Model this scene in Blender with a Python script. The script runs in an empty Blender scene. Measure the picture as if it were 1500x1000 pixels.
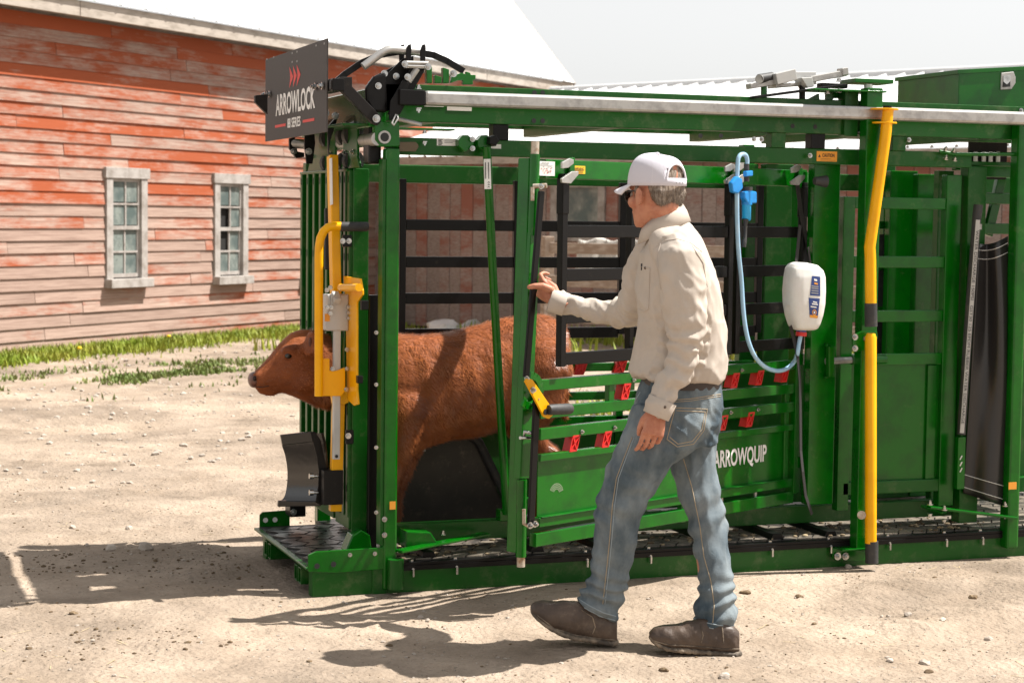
import bpy, bmesh, math, random
import numpy as np
from mathutils import Vector, Matrix
from math import sin, cos, tan, atan, radians, pi, sqrt
random.seed(7); rng = np.random.default_rng(7)
scene = bpy.context.scene
col = scene.collection

# ------------------------------------------------------------------ camera
F, ROLL, CXP, CYP, YH, YAW = 2733.0, 0.012, 750.0, 500.0, 317.0, radians(19.8)
CAM = Vector((-1.8253, -7.4734, 1.57))
pit = atan((CYP - YH) / F)
RT0 = Vector((cos(YAW), -sin(YAW), 0)); FW0 = Vector((sin(YAW), cos(YAW), 0)); UP0 = Vector((0, 0, 1))
FW = FW0 * cos(pit) - UP0 * sin(pit); UP1 = UP0 * cos(pit) + FW0 * sin(pit)
RT = RT0 * cos(ROLL) + UP1 * sin(ROLL); UPV = UP1 * cos(ROLL) - RT0 * sin(ROLL)
cam = bpy.data.cameras.new('camera'); camo = bpy.data.objects.new('camera', cam); col.objects.link(camo)
m = Matrix((RT, UPV, -FW)).transposed().to_4x4(); m.translation = CAM
camo.matrix_world = m
cam.sensor_width = 36; cam.lens = F / 1500 * 36; cam.clip_start = 0.1; cam.clip_end = 2000
cam.dof.use_dof = True; cam.dof.focus_distance = 7.4; cam.dof.aperture_fstop = 6.3
scene.camera = camo

# ------------------------------------------------------------------ sun, sky, exposure
TOSUN = Vector((0.62, -0.10, 1.0)).normalized()
ELEV = math.asin(TOSUN.z)
sun = bpy.data.lights.new('sun', 'SUN'); suno = bpy.data.objects.new('sun', sun); col.objects.link(suno)
suno.rotation_euler = TOSUN.to_track_quat('Z', 'Y').to_euler()
sun.energy = 5.0; sun.angle = radians(0.53); sun.color = (1.0, 0.955, 0.89)
world = bpy.data.worlds.new('World'); scene.world = world; world.use_nodes = True
nt = world.node_tree; nt.nodes.clear()
sk = nt.nodes.new('ShaderNodeTexSky'); sk.sky_type = 'NISHITA'; sk.sun_disc = False
sk.sun_elevation = ELEV; sk.sun_rotation = math.atan2(TOSUN.x, TOSUN.y)
sk.air_density = 1.0; sk.dust_density = 1.0; sk.ozone_density = 1.0
hs = nt.nodes.new('ShaderNodeHueSaturation'); hs.inputs['Saturation'].default_value = 0.10
mx = nt.nodes.new('ShaderNodeMix'); mx.data_type = 'RGBA'; mx.inputs[0].default_value = 0.25
mx.inputs[7].default_value = (4.7, 4.55, 4.35, 1)      # thin bright overcast veil
bg = nt.nodes.new('ShaderNodeBackground'); bg.inputs['Strength'].default_value = 0.086
wo = nt.nodes.new('ShaderNodeOutputWorld')
nt.links.new(sk.outputs[0], hs.inputs['Color']); nt.links.new(hs.outputs[0], mx.inputs[6])
nt.links.new(mx.outputs[2], bg.inputs['Color']); nt.links.new(bg.outputs[0], wo.inputs['Surface'])
scene.view_settings.view_transform = 'Standard'; scene.view_settings.look = 'None'
scene.view_settings.exposure = 1.0; scene.view_settings.gamma = 1
scene.view_settings.use_curve_mapping = False
scene.cycles.max_bounces = 8

# ------------------------------------------------------------------ rays: photo pixel -> point on a real plane
def ray(u, v): return FW * F + RT * (u - CXP) - UPV * (v - CYP)
def at(u, v, Y): d = ray(u, v); return CAM + d * ((Y - CAM.y) / d.y)
def atX(u, v, X): d = ray(u, v); return CAM + d * ((X - CAM.x) / d.x)
def gz(u, v, z=0.0): d = ray(u, v); return CAM + d * ((z - CAM.z) / d.z)
def onplane(u, v, p, n): d = ray(u, v); return CAM + d * ((p - CAM).dot(n) / d.dot(n))

# ------------------------------------------------------------------ materials
def N(t, k, **kw):
    n = t.nodes.new(k)
    for a, b in kw.items(): setattr(n, a, b)
    return n
def mat(name, c, rough=0.5, metal=0.0, c2=None, sc=6.0, amt=(0.45, 0.65), rough2=None, bump=0.0, bsc=60.0, coat=0.0,
        dust=None, stretch=(1, 1, 1), spec=0.5, sub=0.0, transm=0.0, vary=0.0, detail=6.0, spk=None):
    m = bpy.data.materials.new(name); m.use_nodes = True; t = m.node_tree
    b = t.nodes['Principled BSDF']
    b.inputs['Base Color'].default_value = (*c, 1); b.inputs['Roughness'].default_value = rough
    b.inputs['Metallic'].default_value = metal; b.inputs['Coat Weight'].default_value = coat
    b.inputs['Specular IOR Level'].default_value = spec
    b.inputs['Transmission Weight'].default_value = transm
    if coat: b.inputs['Coat Roughness'].default_value = 0.06
    if sub: b.inputs['Subsurface Weight'].default_value = sub; b.inputs['Subsurface Radius'].default_value = (.01, .004, .002)
    geo = N(t, 'ShaderNodeNewGeometry'); mp = N(t, 'ShaderNodeMapping'); mp.inputs['Scale'].default_value = stretch
    t.links.new(geo.outputs['Position'], mp.inputs['Vector'])
    out = None
    if c2 is not None:
        nz = N(t, 'ShaderNodeTexNoise'); nz.inputs['Scale'].default_value = sc; nz.inputs['Detail'].default_value = detail
        nz.inputs['Roughness'].default_value = 0.62
        t.links.new(mp.outputs[0], nz.inputs['Vector'])
        mr = N(t, 'ShaderNodeMapRange'); mr.inputs[1].default_value = amt[0]; mr.inputs[2].default_value = amt[1]
        t.links.new(nz.outputs[0], mr.inputs[0])
        mi = N(t, 'ShaderNodeMix', data_type='RGBA'); mi.inputs[6].default_value = (*c, 1); mi.inputs[7].default_value = (*c2, 1)
        t.links.new(mr.outputs[0], mi.inputs[0]); out = mi.outputs[2]
        if rough2 is not None:
            m2 = N(t, 'ShaderNodeMapRange'); m2.inputs[3].default_value = rough; m2.inputs[4].default_value = rough2
            t.links.new(mr.outputs[0], m2.inputs[0]); t.links.new(m2.outputs[0], b.inputs['Roughness'])
    if dust:                                                     # dry dust specks: (colour, scale, low, high, max)
        dn = N(t, 'ShaderNodeTexNoise'); dn.inputs['Scale'].default_value = dust[1]; dn.inputs['Detail'].default_value = 8
        dn.inputs['Roughness'].default_value = 0.75
        t.links.new(mp.outputs[0], dn.inputs['Vector'])
        dr = N(t, 'ShaderNodeMapRange'); dr.inputs[1].default_value = dust[2]; dr.inputs[2].default_value = dust[3]; dr.inputs[4].default_value = dust[4]
        t.links.new(dn.outputs[0], dr.inputs[0])
        di = N(t, 'ShaderNodeMix', data_type='RGBA'); di.inputs[6].default_value = (*c, 1); di.inputs[7].default_value = (*dust[0], 1)
        if out is not None: t.links.new(out, di.inputs[6])
        t.links.new(dr.outputs[0], di.inputs[0]); out = di.outputs[2]
    if spk:
        sn = N(t, 'ShaderNodeTexNoise'); sn.inputs['Scale'].default_value = spk[1]; sn.inputs['Detail'].default_value = 4; sn.inputs['Roughness'].default_value = .8
        t.links.new(mp.outputs[0], sn.inputs['Vector']); sr = N(t, 'ShaderNodeMapRange'); sr.inputs[1].default_value = spk[2]; sr.inputs[2].default_value = spk[3]; sr.inputs[4].default_value = spk[4]
        t.links.new(sn.outputs[0], sr.inputs[0]); si = N(t, 'ShaderNodeMix', data_type='RGBA'); si.inputs[6].default_value = (*c, 1); si.inputs[7].default_value = (*spk[0], 1)
        if out is not None: t.links.new(out, si.inputs[6])
        t.links.new(sr.outputs[0], si.inputs[0]); out = si.outputs[2]
    if vary:
        oi = N(t, 'ShaderNodeObjectInfo'); h = N(t, 'ShaderNodeHueSaturation')
        vr = N(t, 'ShaderNodeMapRange'); vr.inputs[3].default_value = 1 - vary; vr.inputs[4].default_value = 1 + vary
        t.links.new(oi.outputs['Random'], vr.inputs[0]); t.links.new(vr.outputs[0], h.inputs['Value'])
        h.inputs['Color'].default_value = (*c, 1)
        if out is not None: t.links.new(out, h.inputs['Color'])
        out = h.outputs[0]
    if out is not None: t.links.new(out, b.inputs['Base Color'])
    if bump:
        bn = N(t, 'ShaderNodeTexNoise'); bn.inputs['Scale'].default_value = bsc; bn.inputs['Detail'].default_value = 5
        t.links.new(mp.outputs[0], bn.inputs['Vector'])
        bp = N(t, 'ShaderNodeBump'); bp.inputs['Strength'].default_value = bump; bp.inputs['Distance'].default_value = 0.01
        t.links.new(bn.outputs[0], bp.inputs['Height']); t.links.new(bp.outputs[0], b.inputs['Normal'])
    return m
DUSTC = (0.42, 0.34, 0.24)
GREEN = mat('green_paint', (0.0008, 0.112, 0.0018), 0.22, spec=.42, c2=(0.0012, 0.078, 0.003), sc=9, bump=0.03, bsc=35, dust=(DUSTC, 14, 0.58, 0.95, 0.20), spk=((.20, .26, .15), 170, .70, .76, .5))
GREEND = mat('green_paint_dusty', (0.003, 0.082, 0.004), 0.30, spec=.32, c2=(0.010, 0.082, 0.009), sc=5, bump=0.04, bsc=25, dust=(DUSTC, 11, 0.52, 0.9, 0.30), spk=(DUSTC, 150, .66, .74, .55))
BLACK = mat('black_paint', (0.006, 0.0055, 0.0055), 0.32, spec=.2, dust=(DUSTC, 20, 0.6, 0.98, 0.12), bump=0.03, bsc=70)
MATTE = mat('black_matte_plate', (0.014, 0.012, 0.011), 0.5, spec=.2, dust=(DUSTC, 30, 0.56, 0.95, 0.1), bump=0.02, bsc=120)
RUBBER = mat('black_rubber', (0.03, 0.03, 0.031), 0.6, bump=0.06, bsc=90, dust=(DUSTC, 25, 0.5, 0.9, 0.2))
STEEL = mat('galvanised_steel', (0.46, 0.45, 0.43), 0.42, metal=0.75, c2=(0.33, 0.32, 0.31), sc=18, rough2=0.55, bump=0.02, bsc=50)
ZINC = mat('zinc_bolt', (0.55, 0.55, 0.54), 0.25, metal=1.0, c2=(0.36, 0.36, 0.35), sc=60)
RUST = mat('worn_steel', (0.52, 0.46, 0.38), 0.5, metal=0.5, c2=(0.32, 0.20, 0.11), sc=40)
ALU = mat('aluminium_box', (0.48, 0.48, 0.47), 0.42, metal=0.35, c2=(0.50, 0.50, 0.48), sc=25)
YELLOW = mat('yellow_paint', (0.90, 0.43, 0.0), 0.32, spec=.3, c2=(0.82, 0.37, 0.0), sc=7, dust=(DUSTC, 18, 0.62, 0.98, 0.18))
RED = mat('red_plastic', (0.62, 0.018, 0.016), 0.38, c2=(0.48, 0.02, 0.016), sc=30)
WHITEP = mat('white_sticker', (0.74, 0.73, 0.70), 0.5, c2=(0.6, 0.58, 0.54), sc=40, amt=(0.5, 0.8))
ORANGEP = mat('orange_sticker', (0.80, 0.33, 0.03), 0.5)
INK = mat('black_ink', (0.015, 0.015, 0.016), 0.55)
REDINK = mat('red_ink', (0.62, 0.03, 0.022), 0.5)
WHITEINK = mat('white_ink', (0.80, 0.79, 0.77), 0.5)
GREYINK = mat('grey_ink', (0.30, 0.30, 0.30), 0.6)
BLUEINK = mat('blue_label_ink', (0.02, 0.05, 0.20), 0.45)

# ------------------------------------------------------------------ object helpers
ROOTLOC = {}
def link(o, parent=None):
    col.objects.link(o)
    if parent is not None: o.parent = parent
    return o
def rootloc(o):
    while o is not None and o.parent is not None: o = o.parent
    return o.location.copy() if o is not None else Vector((0, 0, 0))
def tag(o, label=None, cat=None, group=None, kind=None):
    if label: o['label'] = label
    if cat: o['category'] = cat
    if group: o['group'] = group
    if kind: o['kind'] = kind
    return o
def thing(name, loc, label, cat, group=None):
    o = bpy.data.objects.new(name, None); o.location = loc; o.empty_display_size = 0.2
    col.objects.link(o); return tag(o, label, cat, group)
class MB:
    def __init__(s): s.v = []; s.f = []; s.sm = []
    def add(s, vs, fs, smooth=False):
        k = len(s.v); s.v += [tuple(p) for p in vs]; s.f += [tuple(i + k for i in f) for f in fs]; s.sm += [smooth] * len(fs); return s
    def obox(s, c, ax, ay, az):                # centre and three half-axis vectors
        c = Vector(c); ax = Vector(ax); ay = Vector(ay); az = Vector(az)
        vs = [c + ax * i + ay * j + az * k for k in (-1, 1) for j in (-1, 1) for i in (-1, 1)]
        fs = [(0, 2, 3, 1), (4, 5, 7, 6), (0, 1, 5, 4), (2, 6, 7, 3), (0, 4, 6, 2), (1, 3, 7, 5)]
        if ax.cross(ay).dot(az) < 0: fs = [f[::-1] for f in fs]
        return s.add(vs, fs)
    def box(s, p, q):
        p = Vector(p); q = Vector(q); c = (p + q) / 2; h = (q - p) / 2
        return s.obox(c, (abs(h.x), 0, 0), (0, abs(h.y), 0), (0, 0, abs(h.z)))
    def bar(s, p, q, w, h, up=(0, 0, 1)):      # rectangular bar: h measured along up, w across
        p = Vector(p); q = Vector(q); d = q - p; dn = d.normalized(); side = dn.cross(Vector(up)).normalized(); u = side.cross(dn)
        return s.obox((p + q) / 2, d / 2, side * w / 2, u * h / 2)
    def tube(s, pts, r, n=12, caps=True, rs=None):
        pts = [Vector(p) for p in pts]; k = len(pts); rs = rs or [r] * k
        t0 = (pts[1] - pts[0]).normalized(); a = t0.orthogonal().normalized(); vs = []
        for i, p in enumerate(pts):
            t = ((pts[min(i + 1, k - 1)] - p).normalized() + (p - pts[max(i - 1, 0)]).normalized()).normalized() if 0 < i < k - 1 else ((pts[1] - pts[0]) if i == 0 else (pts[-1] - pts[-2])).normalized()
            a = (a - t * a.dot(t)).normalized(); b = t.cross(a)
            vs += [p + (a * cos(2 * pi * j / n) + b * sin(2 * pi * j / n)) * rs[i] for j in range(n)]
        fs = [(i * n + j, i * n + (j + 1) % n, (i + 1) * n + (j + 1) % n, (i + 1) * n + j) for i in range(k - 1) for j in range(n)]
        s.add(vs, fs, True)
        if caps: s.add(vs[:n], [tuple(range(n))[::-1]]); s.add(vs[-n:], [tuple(range(n))])
        return s
    def prism(s, poly, ext):                   # polygon (list of points) pushed along ext
        poly = [Vector(p) for p in poly]; ext = Vector(ext); n = len(poly)
        nrm = Vector((0, 0, 0))
        for i in range(n): nrm += poly[i].cross(poly[(i + 1) % n])
        if nrm.dot(ext) > 0: poly = poly[::-1]
        vs = poly + [p + ext for p in poly]
        fs = [tuple(range(n)), tuple(range(n, 2 * n))[::-1]] + [(i, i + n, (i + 1) % n + n, (i + 1) % n)[::1] for i in range(n)]
        return s.add(vs, fs)
    def sphere(s, c, r, n=10, k=6, sq=(1, 1, 1)):
        c = Vector(c); vs = [c + Vector((0, 0, -r * sq[2]))]
        for i in range(1, k):
            th = -pi / 2 + pi * i / k
            vs += [c + Vector((cos(th) * cos(2 * pi * j / n) * r * sq[0], cos(th) * sin(2 * pi * j / n) * r * sq[1], sin(th) * r * sq[2])) for j in range(n)]
        vs.append(c + Vector((0, 0, r * sq[2]))); L = len(vs) - 1
        fs = [(0, 1 + (j + 1) % n, 1 + j) for j in range(n)]
        for i in range(k - 2):
            fs += [(1 + i * n + j, 1 + i * n + (j + 1) % n, 1 + (i + 1) * n + (j + 1) % n, 1 + (i + 1) * n + j) for j in range(n)]
        fs += [(L, 1 + (k - 2) * n + j, 1 + (k - 2) * n + (j + 1) % n) for j in range(n)]
        return s.add(vs, fs, True)
    def disc(s, c, axis, r, h, n=14):          # short cylinder starting at c along axis
        axis = Vector(axis).normalized(); return s.tube([Vector(c), Vector(c) + axis * h], r, n)
    def build(s, name, m, parent=None, bevel=0.0, seg=2):
        rl = rootloc(parent) if parent is not None else Vector((0, 0, 0))
        me = bpy.data.meshes.new(name); me.from_pydata([(p[0] - rl.x, p[1] - rl.y, p[2] - rl.z) for p in s.v], [], s.f)
        me.materials.append(m); me.polygons.foreach_set('use_smooth', s.sm); me.update()
        o = link(bpy.data.objects.new(name, me), parent)
        if bevel:
            b = o.modifiers.new('edge', 'BEVEL'); b.width = bevel; b.segments = seg; b.limit_method = 'ANGLE'; b.angle_limit = radians(40)
            b.harden_normals = False
        return o
def copyobj(src, loc=None, parent=None, name=None):
    c = src.copy(); col.objects.link(c)
    if parent is not None: c.parent = parent
    if loc is not None: c.location = loc
    return c
def npmesh(name, V, Fc, m, parent=None, smooth=False):
    me = bpy.data.meshes.new(name); V = np.asarray(V, np.float32); Fc = np.asarray(Fc, np.int32); k = Fc.shape[1]
    me.vertices.add(len(V)); me.vertices.foreach_set('co', V.ravel())
    me.loops.add(Fc.size); me.loops.foreach_set('vertex_index', Fc.ravel())
    me.polygons.add(len(Fc)); me.polygons.foreach_set('loop_start', np.arange(0, Fc.size, k, dtype=np.int32))
    me.polygons.foreach_set('use_smooth', np.full(len(Fc), smooth))
    me.materials.append(m); me.update(calc_edges=True); me.validate()
    return link(bpy.data.objects.new(name, me), parent)
def text_mesh(name, txt, o0, ex, ey, size, m, parent, bold=0.0, sx=1.0, width=None, depth=0.0006, align='CENTER'):
    """flat lettering standing on the plane of ex, ey at o0"""
    cu = bpy.data.curves.new('lettering', 'FONT'); cu.body = txt; cu.size = 1; cu.align_x = align; cu.align_y = 'CENTER'; cu.offset = bold; cu.resolution_u = 3
    tmp = bpy.data.objects.new('lettering', cu); col.objects.link(tmp)
    dg = bpy.context.evaluated_depsgraph_get(); me = bpy.data.meshes.new_from_object(tmp.evaluated_get(dg))
    bpy.data.objects.remove(tmp)
    ex = Vector(ex).normalized(); ey = Vector(ey).normalized(); nz = ex.cross(ey); rl = rootloc(parent)
    xs = [v.co.x for v in me.vertices]; w = max(xs) - min(xs)
    k = (width / w) if width else size * sx
    for v in me.vertices: v.co = Vector(o0) - rl + ex * (v.co.x * k) + ey * (v.co.y * size) + nz * depth
    me.name = name; me.materials.clear(); me.materials.append(m)
    return link(bpy.data.objects.new(name, me), parent)
def vnoise(x, y, seed=0):                      # smooth value noise on arrays
    xi = np.floor(x).astype(np.int64); yi = np.floor(y).astype(np.int64); fx = x - xi; fy = y - yi
    fx = fx * fx * (3 - 2 * fx); fy = fy * fy * (3 - 2 * fy)
    def h(a, b):
        n = (a * 374761393 + b * 668265263 + seed * 982451653) & 0x7fffffff
        n = ((n ^ (n >> 13)) * 1274126177) & 0x7fffffff
        return ((n ^ (n >> 16)) & 0xffff) / 65535.0
    return (h(xi, yi) * (1 - fx) + h(xi + 1, yi) * fx) * (1 - fy) + (h(xi, yi + 1) * (1 - fx) + h(xi + 1, yi + 1) * fx) * fy
def fbm(x, y, o=4, seed=0): return sum(vnoise(x * 2 ** i + 17 * i, y * 2 ** i - 9 * i, seed + i) / 2 ** i for i in range(o)) / 2

# ------------------------------------------------------------------ ground
def axis(a, b, step, far, grow=1.13):
    c = list(np.arange(a, b, step)); s = step; x = c[-1]
    while x < far: s *= grow; x += s; c.append(x)
    s = step; x = c[0]; pre = []
    while x > -far: s *= grow; x -= s; pre.append(x)
    return np.array(pre[::-1] + c)
GX = axis(-4.4, 5.0, 0.025, 600); GY = axis(-3.4, 7.0, 0.025, 600)
gx, gy = np.meshgrid(GX, GY)
def ground_h(x, y):
    h = (fbm(x * 1.3, y * 1.3, 3, 3) - 0.5) * 0.035 + (fbm(x * 7, y * 7, 4, 9) - 0.5) * 0.034
    h += np.maximum(fbm(x * 20, y * 20, 2, 21) - 0.56, 0) * 0.085
    d = (y + 0.35 * x) ; tr_ = np.clip((fbm(x * .8, y * .8, 2, 31) - .42) * 6, 0, 1); h += 0.018 * np.sin((y - .28 * x) * 10 + 2.5 * fbm(x, y, 2, 5)) * tr_ + .006 * np.sin((x + .25 * y) * 46) * np.clip(np.sin((y - .28 * x) * 10), 0, 1) * tr_
    fl = np.exp(-np.maximum(0, np.maximum(np.maximum(-0.1 - x, -0.12 - y), y - 1.4)) * 9)
    h = h * (1 - fl) - 0.012 * fl
    feet = 0
    for fx_, fy_ in ((1.12, -1.42), (0.84, -1.17)):
        g = np.exp(-(((x - fx_) / .22) ** 2 + ((y - fy_) / .16) ** 2)); feet = np.maximum(feet, g)
    h = h * (1 - feet) - 0.004 * feet
    far = np.clip((np.hypot(x, y) - 40) / 60, 0, 1); return h * (1 - far) - 0.004
gzv = ground_h(gx, gy)
nx, ny = len(GX), len(GY); ii = (np.arange(ny - 1)[:, None] * nx + np.arange(nx - 1)[None]).ravel()
SOIL = mat('dry_dirt', (0.37, 0.296, 0.230), 0.95, spec=0.15, c2=(0.285, 0.222, 0.166), sc=2.2, amt=(0.40, 0.68), bump=1.0, bsc=38,
           dust=((0.205, 0.152, 0.108), 46, 0.53, 0.72, 0.7), detail=10)
def soil_extra():
    t = SOIL.node_tree; b = t.nodes['Principled BSDF']; src = b.inputs['Base Color'].links[0].from_socket
    geo = [n for n in t.nodes if n.type == 'NEW_GEOMETRY'][0]
    vo = N(t, 'ShaderNodeTexVoronoi'); vo.inputs['Scale'].default_value = 42; t.links.new(geo.outputs['Position'], vo.inputs['Vector'])
    mr = N(t, 'ShaderNodeMapRange'); mr.inputs[1].default_value = 0.10; mr.inputs[2].default_value = 0.22; mr.inputs[3].default_value = 1; mr.inputs[4].default_value = 0
    t.links.new(vo.outputs['Distance'], mr.inputs[0])
    hv = N(t, 'ShaderNodeMapRange'); hv.inputs[1].default_value = 0.70; hv.inputs[2].default_value = 0.78; t.links.new(vo.outputs['Color'], hv.inputs[0])
    mu = N(t, 'ShaderNodeMath', operation='MULTIPLY'); t.links.new(mr.outputs[0], mu.inputs[0]); t.links.new(hv.outputs[0], mu.inputs[1])
    mi = N(t, 'ShaderNodeMix', data_type='RGBA'); mi.inputs[7].default_value = (0.42, 0.365, 0.30, 1); t.links.new(src, mi.inputs[6]); t.links.new(mu.outputs[0], mi.inputs[0])
    big = N(t, 'ShaderNodeTexNoise'); big.inputs['Scale'].default_value = .75; big.inputs['Detail'].default_value = 9; big.inputs['Roughness'].default_value = .68; t.links.new(geo.outputs['Position'], big.inputs['Vector'])
    bm = N(t, 'ShaderNodeMapRange'); bm.inputs[1].default_value = .38; bm.inputs[2].default_value = .62; bm.inputs[3].default_value = .62; bm.inputs[4].default_value = 1.12; t.links.new(big.outputs[0], bm.inputs[0])
    hv2 = N(t, 'ShaderNodeHueSaturation'); t.links.new(bm.outputs[0], hv2.inputs['Value']); t.links.new(mi.outputs[2], hv2.inputs['Color']); t.links.new(hv2.outputs[0], b.inputs['Base Color'])
    bp = [n for n in t.nodes if n.type == 'BUMP'][0]; bp.inputs['Distance'].default_value = .018
    nz = bp.inputs['Height'].links[0].from_socket; ad = N(t, 'ShaderNodeMath', operation='ADD'); t.links.new(nz, ad.inputs[0]); t.links.new(mu.outputs[0], ad.inputs[1]); t.links.new(ad.outputs[0], bp.inputs['Height'])
soil_extra()
g = npmesh('ground', np.stack([gx, gy, gzv], -1).reshape(-1, 3), np.stack([ii, ii + 1, ii + nx + 1, ii + nx], 1), SOIL, smooth=True)
tag(g, 'pale dry dirt yard with tyre marks and loose gravel', kind='structure')

# ------------------------------------------------------------------ red barn
BO = gz(0, 525); BE = Vector((0.716, 0.698, 0)).normalized(); BN = Vector((BE.y, -BE.x, 0))     # wall origin, direction, outward normal
def bw(u, v, off=0.0):
    p = onplane(u, v, BO + BN * off, BN); d = p - BO; return d.dot(BE), p.z
def bpt(s, z, off=0.0): return BO + BE * s + BN * off + Vector((0, 0, z))
barn = thing('red_barn', bpt(0, 0), 'weathered red barn with lap siding, white metal roof and tall windows', 'barn')
OV = 0.34
EZ = bw(90, 18, OV)[1]; SEND = bw(838, 126, OV)[0]; S0 = -4.0
def plank_material(name, paint, wood, dark, zw):
    m = bpy.data.materials.new(name); m.use_nodes = True; t = m.node_tree; b = t.nodes['Principled BSDF']
    b.inputs['Roughness'].default_value = 0.85; b.inputs['Specular IOR Level'].default_value = 0.2
    tc = N(t, 'ShaderNodeTexCoord'); geo = N(t, 'ShaderNodeNewGeometry'); oi = N(t, 'ShaderNodeObjectInfo')
    rot = N(t, 'ShaderNodeVectorRotate', rotation_type='Z_AXIS'); rot.inputs['Angle'].default_value = -math.atan2(BE.y, BE.x)
    t.links.new(geo.outputs['Position'], rot.inputs['Vector'])
    off = N(t, 'ShaderNodeCombineXYZ'); mul = N(t, 'ShaderNodeMath', operation='MULTIPLY'); mul.inputs[1].default_value = 37
    t.links.new(oi.outputs['Random'], mul.inputs[0]); t.links.new(mul.outputs[0], off.inputs[0]); t.links.new(mul.outputs[0], off.inputs[1])
    add = N(t, 'ShaderNodeVectorMath', operation='ADD'); t.links.new(rot.outputs[0], add.inputs[0]); t.links.new(off.outputs[0], add.inputs[1])
    def noise(scale, stretch, detail=8, rough=0.65):
        mp = N(t, 'ShaderNodeMapping'); mp.inputs['Scale'].default_value = stretch; t.links.new(add.outputs[0], mp.inputs[0])
        nz = N(t, 'ShaderNodeTexNoise'); nz.inputs['Scale'].default_value = scale; nz.inputs['Detail'].default_value = detail; nz.inputs['Roughness'].default_value = rough
        t.links.new(mp.outputs[0], nz.inputs['Vector']); return nz.outputs[0]
    big = noise(0.9, (1, 1, 3.0), 7, 0.7); fine = noise(9, (0.35, 1, 4.5), 8, 0.72)
    sep = N(t, 'ShaderNodeSeparateXYZ'); t.links.new(geo.outputs['Position'], sep.inputs[0])
    zz = N(t, 'ShaderNodeMapRange'); zz.inputs[1].default_value = zw[0]; zz.inputs[2].default_value = zw[1]; zz.inputs[3].default_value = -0.16; zz.inputs[4].default_value = 0.20
    t.links.new(sep.outputs[2], zz.inputs[0])
    a1 = N(t, 'ShaderNodeMath', operation='ADD'); t.links.new(big, a1.inputs[0]); t.links.new(zz.outputs[0], a1.inputs[1])
    rr = N(t, 'ShaderNodeMapRange'); rr.inputs[3].default_value = -0.13; rr.inputs[4].default_value = 0.13; t.links.new(oi.outputs['Random'], rr.inputs[0])
    a2 = N(t, 'ShaderNodeMath', operation='ADD'); t.links.new(a1.outputs[0], a2.inputs[0]); t.links.new(rr.outputs[0], a2.inputs[1])
    f2 = N(t, 'ShaderNodeMapRange'); f2.inputs[3].default_value = -0.22; f2.inputs[4].default_value = 0.22; t.links.new(fine, f2.inputs[0])
    a3 = N(t, 'ShaderNodeMath', operation='ADD'); t.links.new(a2.outputs[0], a3.inputs[0]); t.links.new(f2.outputs[0], a3.inputs[1])
    th = N(t, 'ShaderNodeMapRange'); th.inputs[1].default_value = 0.43; th.inputs[2].default_value = 0.64; t.links.new(a3.outputs[0], th.inputs[0])
    wd = N(t, 'ShaderNodeMix', data_type='RGBA'); wd.inputs[6].default_value = (*dark, 1); wd.inputs[7].default_value = (*wood, 1)
    wr = N(t, 'ShaderNodeMapRange'); wr.inputs[1].default_value = 0.3; wr.inputs[2].default_value = 0.58; t.links.new(noise(16, (0.12, 1, 4), 6, 0.7), wr.inputs[0]); t.links.new(wr.outputs[0], wd.inputs[0])
    mi = N(t, 'ShaderNodeMix', data_type='RGBA'); t.links.new(wd.outputs[2], mi.inputs[6]); mi.inputs[7].default_value = (*paint, 1); t.links.new(th.outputs[0], mi.inputs[0])
    h = N(t, 'ShaderNodeHueSaturation'); vr = N(t, 'ShaderNodeMapRange'); vr.inputs[3].default_value = 0.86; vr.inputs[4].default_value = 1.12
    t.links.new(oi.outputs['Random'], vr.inputs[0]); t.links.new(vr.outputs[0], h.inputs['Value']); t.links.new(mi.outputs[2], h.inputs['Color']); t.links.new(h.outputs[0], b.inputs['Base Color'])
    bp = N(t, 'ShaderNodeBump'); bp.inputs['Strength'].default_value = 0.5; bp.inputs['Distance'].default_value = 0.008; t.links.new(fine, bp.inputs['Height']); t.links.new(bp.outputs[0], b.inputs['Normal'])
    return m
BARNW = plank_material('peeling_red_siding', (0.30, 0.074, 0.030), (0.42, 0.30, 0.245), (0.24, 0.155, 0.122), (0.0, 4.4))
OLDWOOD = mat('bare_old_wood', (0.42, 0.37, 0.32), 0.85, spec=0.2, c2=(0.30, 0.26, 0.22), sc=5, stretch=(1, 1, 3), bump=0.3, bsc=30)
WHITEWOOD = mat('flaking_white_trim', (0.40, 0.37, 0.345), 0.8, spec=0.2, c2=(0.26, 0.23, 0.205), sc=7, amt=(0.42, 0.66), bump=0.3, bsc=40)
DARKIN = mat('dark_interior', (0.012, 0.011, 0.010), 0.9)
# solid wall behind the boards
wl = MB(); wl.obox(bpt((S0 + SEND) / 2, EZ / 2 + 0.1, -0.14), BE * (SEND - S0 - OV) / 2, BN * 0.1, Vector((0, 0, EZ / 2 + 0.1))); wl.build('wall', OLDWOOD, barn)
PH = 0.135
wins = []
for (u0, v0, u1, v1) in ((152, 246, 212, 420), (311, 255, 360, 415)):
    s0, z1 = bw(u0, v0); s1, _ = bw(u1, v0); _, z0 = bw(u0, v1); wins.append((s0, s1, z0, z1))
ds = wins[1][0] - wins[0][0]; w3 = wins[1]
s3 = bw(441, 300)[0]; wins.append((s3, s3 + (wins[1][1] - wins[1][0]), wins[1][2], wins[1][3]))
sh = MB(); hx = 0.5                                   # one lap board, unit length along x
sh.prism([(-hx, 0, 0), (-hx, -0.022, 0.0), (-hx, -0.004, PH + 0.012), (-hx, 0.012, PH + 0.012)], (1, 0, 0))
pm = bpy.data.meshes.new('plank'); pm.from_pydata(sh.v, [], sh.f); pm.materials.append(BARNW); pm.update()
rz = math.atan2(BE.y, BE.x)
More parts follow.
